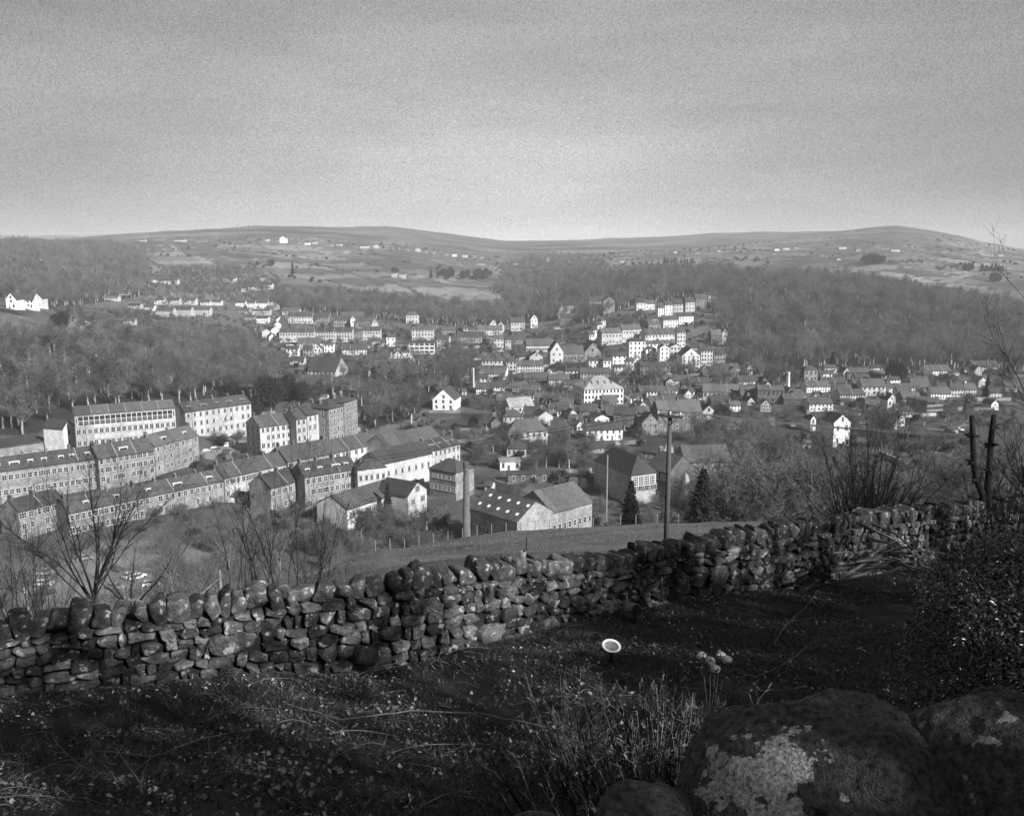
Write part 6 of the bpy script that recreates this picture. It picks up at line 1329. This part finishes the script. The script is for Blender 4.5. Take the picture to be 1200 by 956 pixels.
# bright leaves clump bottom left
n = 170; ps0 = [hit(px, py, 3) for px, py in zip(R.normal(335, 46, n), R.normal(900, 24, n))]; ps = np.array([tuple(p) for p in ps0])+np.array([0, 0, .06]); az = R.uniform(0, 6.28, n); L2 = R.uniform(.02, .04, n)
U = np.stack([np.cos(az)*L2, np.sin(az)*L2, R.normal(size=n)*L2*.5], -1); W = np.stack([-np.sin(az)*L2*.8, np.cos(az)*L2*.8, R.normal(size=n)*L2*.4], -1); org = ps.mean(0)
lp = node('leafy_plant', None, None, org); node('leaves', quads(ps-org, U, W, 'leaves', M_LEAF, R.uniform(.2, 1.3, n), '', ''), lp)
tag(lp, 'low plant with pale rounded leaves near the bottom edge, left', 'plant')
# evergreen bush at right
c = G(1150, 9.2); r = node('evergreen_shrub', None, None, c); n = 34000; R = np.random.default_rng(8)
d = R.normal(size=(n, 3)); d /= np.linalg.norm(d, axis=1, keepdims=True); rr = R.uniform(.72, 1.0, n)**.5; k = 1+.16*np.array([mnoise.noise(Vector(q)*2.2) for q in d])+.06*np.array([mnoise.noise(Vector(q)*6) for q in d])
ps = d*(rr*k)[:, None]*np.array([1.12, 1.0, 1.45])+np.array([.25, 0, 1.0]); az = R.uniform(0, 6.28, n); L2 = R.uniform(.016, .03, n)
U = np.stack([np.cos(az), np.sin(az), R.normal(size=n)*.6], -1)*L2[:, None]; W = np.cross(U, d+R.normal(size=(n, 3))*.4); W *= (L2*.5/np.linalg.norm(W, axis=1))[:, None]
node('leaves', quads(ps, U, W, 'leaves', M_EVER, R.uniform(.4, 2.2, n), '', '', .15), r); b = MB()
for i in range(40): q = ps[i*800]; b.tube([(.2, 0, -.1), tuple(q*.5+np.array([.1, 0, 0])), tuple(q*.93)], [.03, .015, .005], 5)
b.build('branches', M_WHIP, r); tag(r, 'dense dark small-leaved evergreen bush at the right edge above the boulders', 'shrub')
# white dish on a short post
c = G(716, 13.3); zt = tn(757)*13.3; hh = zt-c.z; r = node('bird_bath', None, None, c); b = MB(); b.tube([(0, 0, -.1), (0, 0, hh-.02)], [.03, .025], 8); b.build('post', M_WHIP, r)
M_DISH = mat('white glazed dish', .8, rough=.4, var=.05); b = MB(); b.lathe([(.02, -.05), (.09, -.045), (.145, 0), (.155, .012), (.15, .02), (.115, .012), (.112, .01)], 28)
o = b.build('dish', M_DISH, r, smooth=True, loc=(0, 0, hh), rot=(rad(18), rad(6), 0)); b = MB(); b.lathe([(.113, .011), (.09, -.01), (.001, -.015)], 28); b.build('bowl_water', mat('dull bowl bottom', .22, var=.4, scale=20), o, smooth=True); tag(r, 'white-rimmed dish on a short dark post in the garden', 'bird bath')
# ribbed pot lying by the wall
c = hit(740, 727, 3); r = node('ribbed_pot', None, None, (c.x, c.y, c.z+.17), rot=(rad(62), rad(12), rad(35))); b = MB(); prf = [(.001, -.2)]
for i in range(19): t = i/18; R1 = .12+.085*math.sin(PI*min(t*.95+.08, 1)); prf.append((R1*(1+.035*math.sin(t*PI*11)), -.2+.36*t))
prf += [(.13, .17), (.12, .15), (.10, -.1)]; b.lathe(prf, 28); M_POTR = mat('dark glazed pot', .06, rough=.4, var=.2, spec=.5); b.build('pot', M_POTR, r, smooth=True)
b = MB(); b.tube([(.2*math.cos(a_), 0, .02+.25*math.sin(a_)) for a_ in np.linspace(0, PI, 13)], [.008]*13, 5); b.build('handle', M_WHIP, r); tag(r, 'dark ribbed pot lying against the foot of the wall', 'pot')
b = MB(); a0 = hit(733, 722, 3); b.tube([a0, at(735, 692, a0.y+.25)], [.018, .014], 6); tag(b.build('stick', M_POST), 'short stick leaning on the wall beside the ribbed pot', 'stick')
# log pile by the wall
M_LOG = mat('cut branch', .11, var=.5, scale=6, bump=.5)
LG = [((974, 669, 19.6), (1062, 648, 20.5), .05), ((984, 678, 19.3), (1050, 648, 20.5), .042), ((990, 679, 19.4), (1058, 673, 19.8), .03), ((1003, 663, 20), (1078, 666, 20.4), .045), ((1000, 655, 20.4), (1070, 662, 20.6), .04), ((1010, 672, 19.8), (1080, 660, 20.6), .035),
      ((1050, 652, 20.3), (1096, 657, 20.9), .03), ((1004, 612, 22.2), (1088, 662, 20.8), .04), ((1022, 614, 22.6), (1078, 652, 21), .035), ((1015, 630, 21.6), (1062, 648, 20.8), .04), ((992, 674, 19.5), (1030, 658, 20.3), .035), ((1020, 667, 20), (1062, 676, 19.6), .028), ((1032, 655, 20.6), (1096, 668, 20.5), .03), ((1035, 660, 20.4), (1047, 686, 19.3), .015)]
_r2 = random.Random(9)
for _ in range(12): _x = _r2.uniform(975, 1035); _y = _r2.uniform(645, 680); LG.append(((_x, _y, _r2.uniform(19.3, 20.6)), (_x+_r2.uniform(35, 75), _y-_r2.uniform(-8, 28), _r2.uniform(19.8, 21)), _r2.uniform(.014, .035)))
for i, (p0, p1, r0) in enumerate(LG):
    a0, a1 = at(*p0), at(*p1)
    for q in (a0, a1): q.z = max(q.z, float(gz(q.x, q.y)[0])+.04)
    mid = a0.lerp(a1, .5)+Vector((0, 0, .08+.04*(i % 3))); b = MB(); b.tube([a0-a0, a0.lerp(mid, .55)-a0, mid-a0, mid.lerp(a1, .5)-a0+Vector((0, 0, .02)), a1-a0], [r0, r0*.95, r0*.85, r0*.72, r0*.6], 8)
    tag(b.build('cut_branch', M_LOG, None, smooth=True, loc=a0), 'cut branch in the heap piled against the wall at right', 'branch', 'cut branches piled against the wall')
# trailing bramble stems
R = np.random.default_rng(3)
for i, (pp, lb) in enumerate([([(905, 760), (925, 735), (945, 712), (958, 695)], 'long thin stem slanting up right across the dark garden'), ([(860, 792), (885, 800), (915, 783), (945, 765)], 'thin curved branch lying above the boulders'), ([(330, 833), (400, 846), (480, 838), (560, 846), (640, 856)], 'long thin pale stem lying across the garden at left centre'),
                    ([(860, 820), (890, 812), (920, 818), (945, 812)], 'bent dead branch between the canes and the round boulder'), ([(100, 882), (180, 893), (240, 876), (300, 858)], 'long trailing stem at the bottom left')]):
    P = [hit(px, py, 3)+Vector((0, 0, .08+.05*math.sin(k*2+i))) for k, (px, py) in enumerate(pp)]; Q = []
    for k in range(len(P)-1):
        for j in range(5): Q.append(P[k].lerp(P[k+1], j/5)+Vector((R.normal(), R.normal(), 0))*.01)
    Q.append(P[-1]); b = MB(); b.tube(Q, [.011]*len(Q), 5); tag(b.build('trailing_stem', M_LOG, None, smooth=True), lb, 'branch')
# ------------------------------------------------------------------ unseen trees added behind the viewer to shade the garden and wall
_c = Vector((20.5, 1.5, 0)); _a = math.atan2(WY[-2]-WY[1], WX[-2]-WX[1])
random.seed(21); _R = random.Random(12); _u = Vector((math.cos(_a), math.sin(_a), 0)); _s = Vector((.695, -.719, 0)); _k = 0
for row in range(3):
    for t in np.arange(-28, 31, 4.7):
        q = Vector((15.0, -2.0, 0))+_u*(t+row*1.7)+_s*(row*3.5)+Vector((_R.uniform(-.8, .8), _R.uniform(-.8, .8), 0)); q.z = float(gz(q.x, q.y)[0]); _k += 1
        if abs((q.x-1.3)*_s.y-(q.y-3.0)*_s.x) < 1.9 or abs((q.x-1.5)*_s.y-(q.y-13.3)*_s.x) < 1.3: continue  # gaps left in the added trees so sun reaches boulders and dish
        put_tree(BARE[[0, 1, 2, 4][_k % 4]], q, _R.uniform(1.05, 1.25), 'bare_tree', 'unseen leafless tree added behind the viewer to shade the garden', 'tree', 'unseen leafless trees added behind the viewer to shade the garden')
S.view_settings.exposure = .9
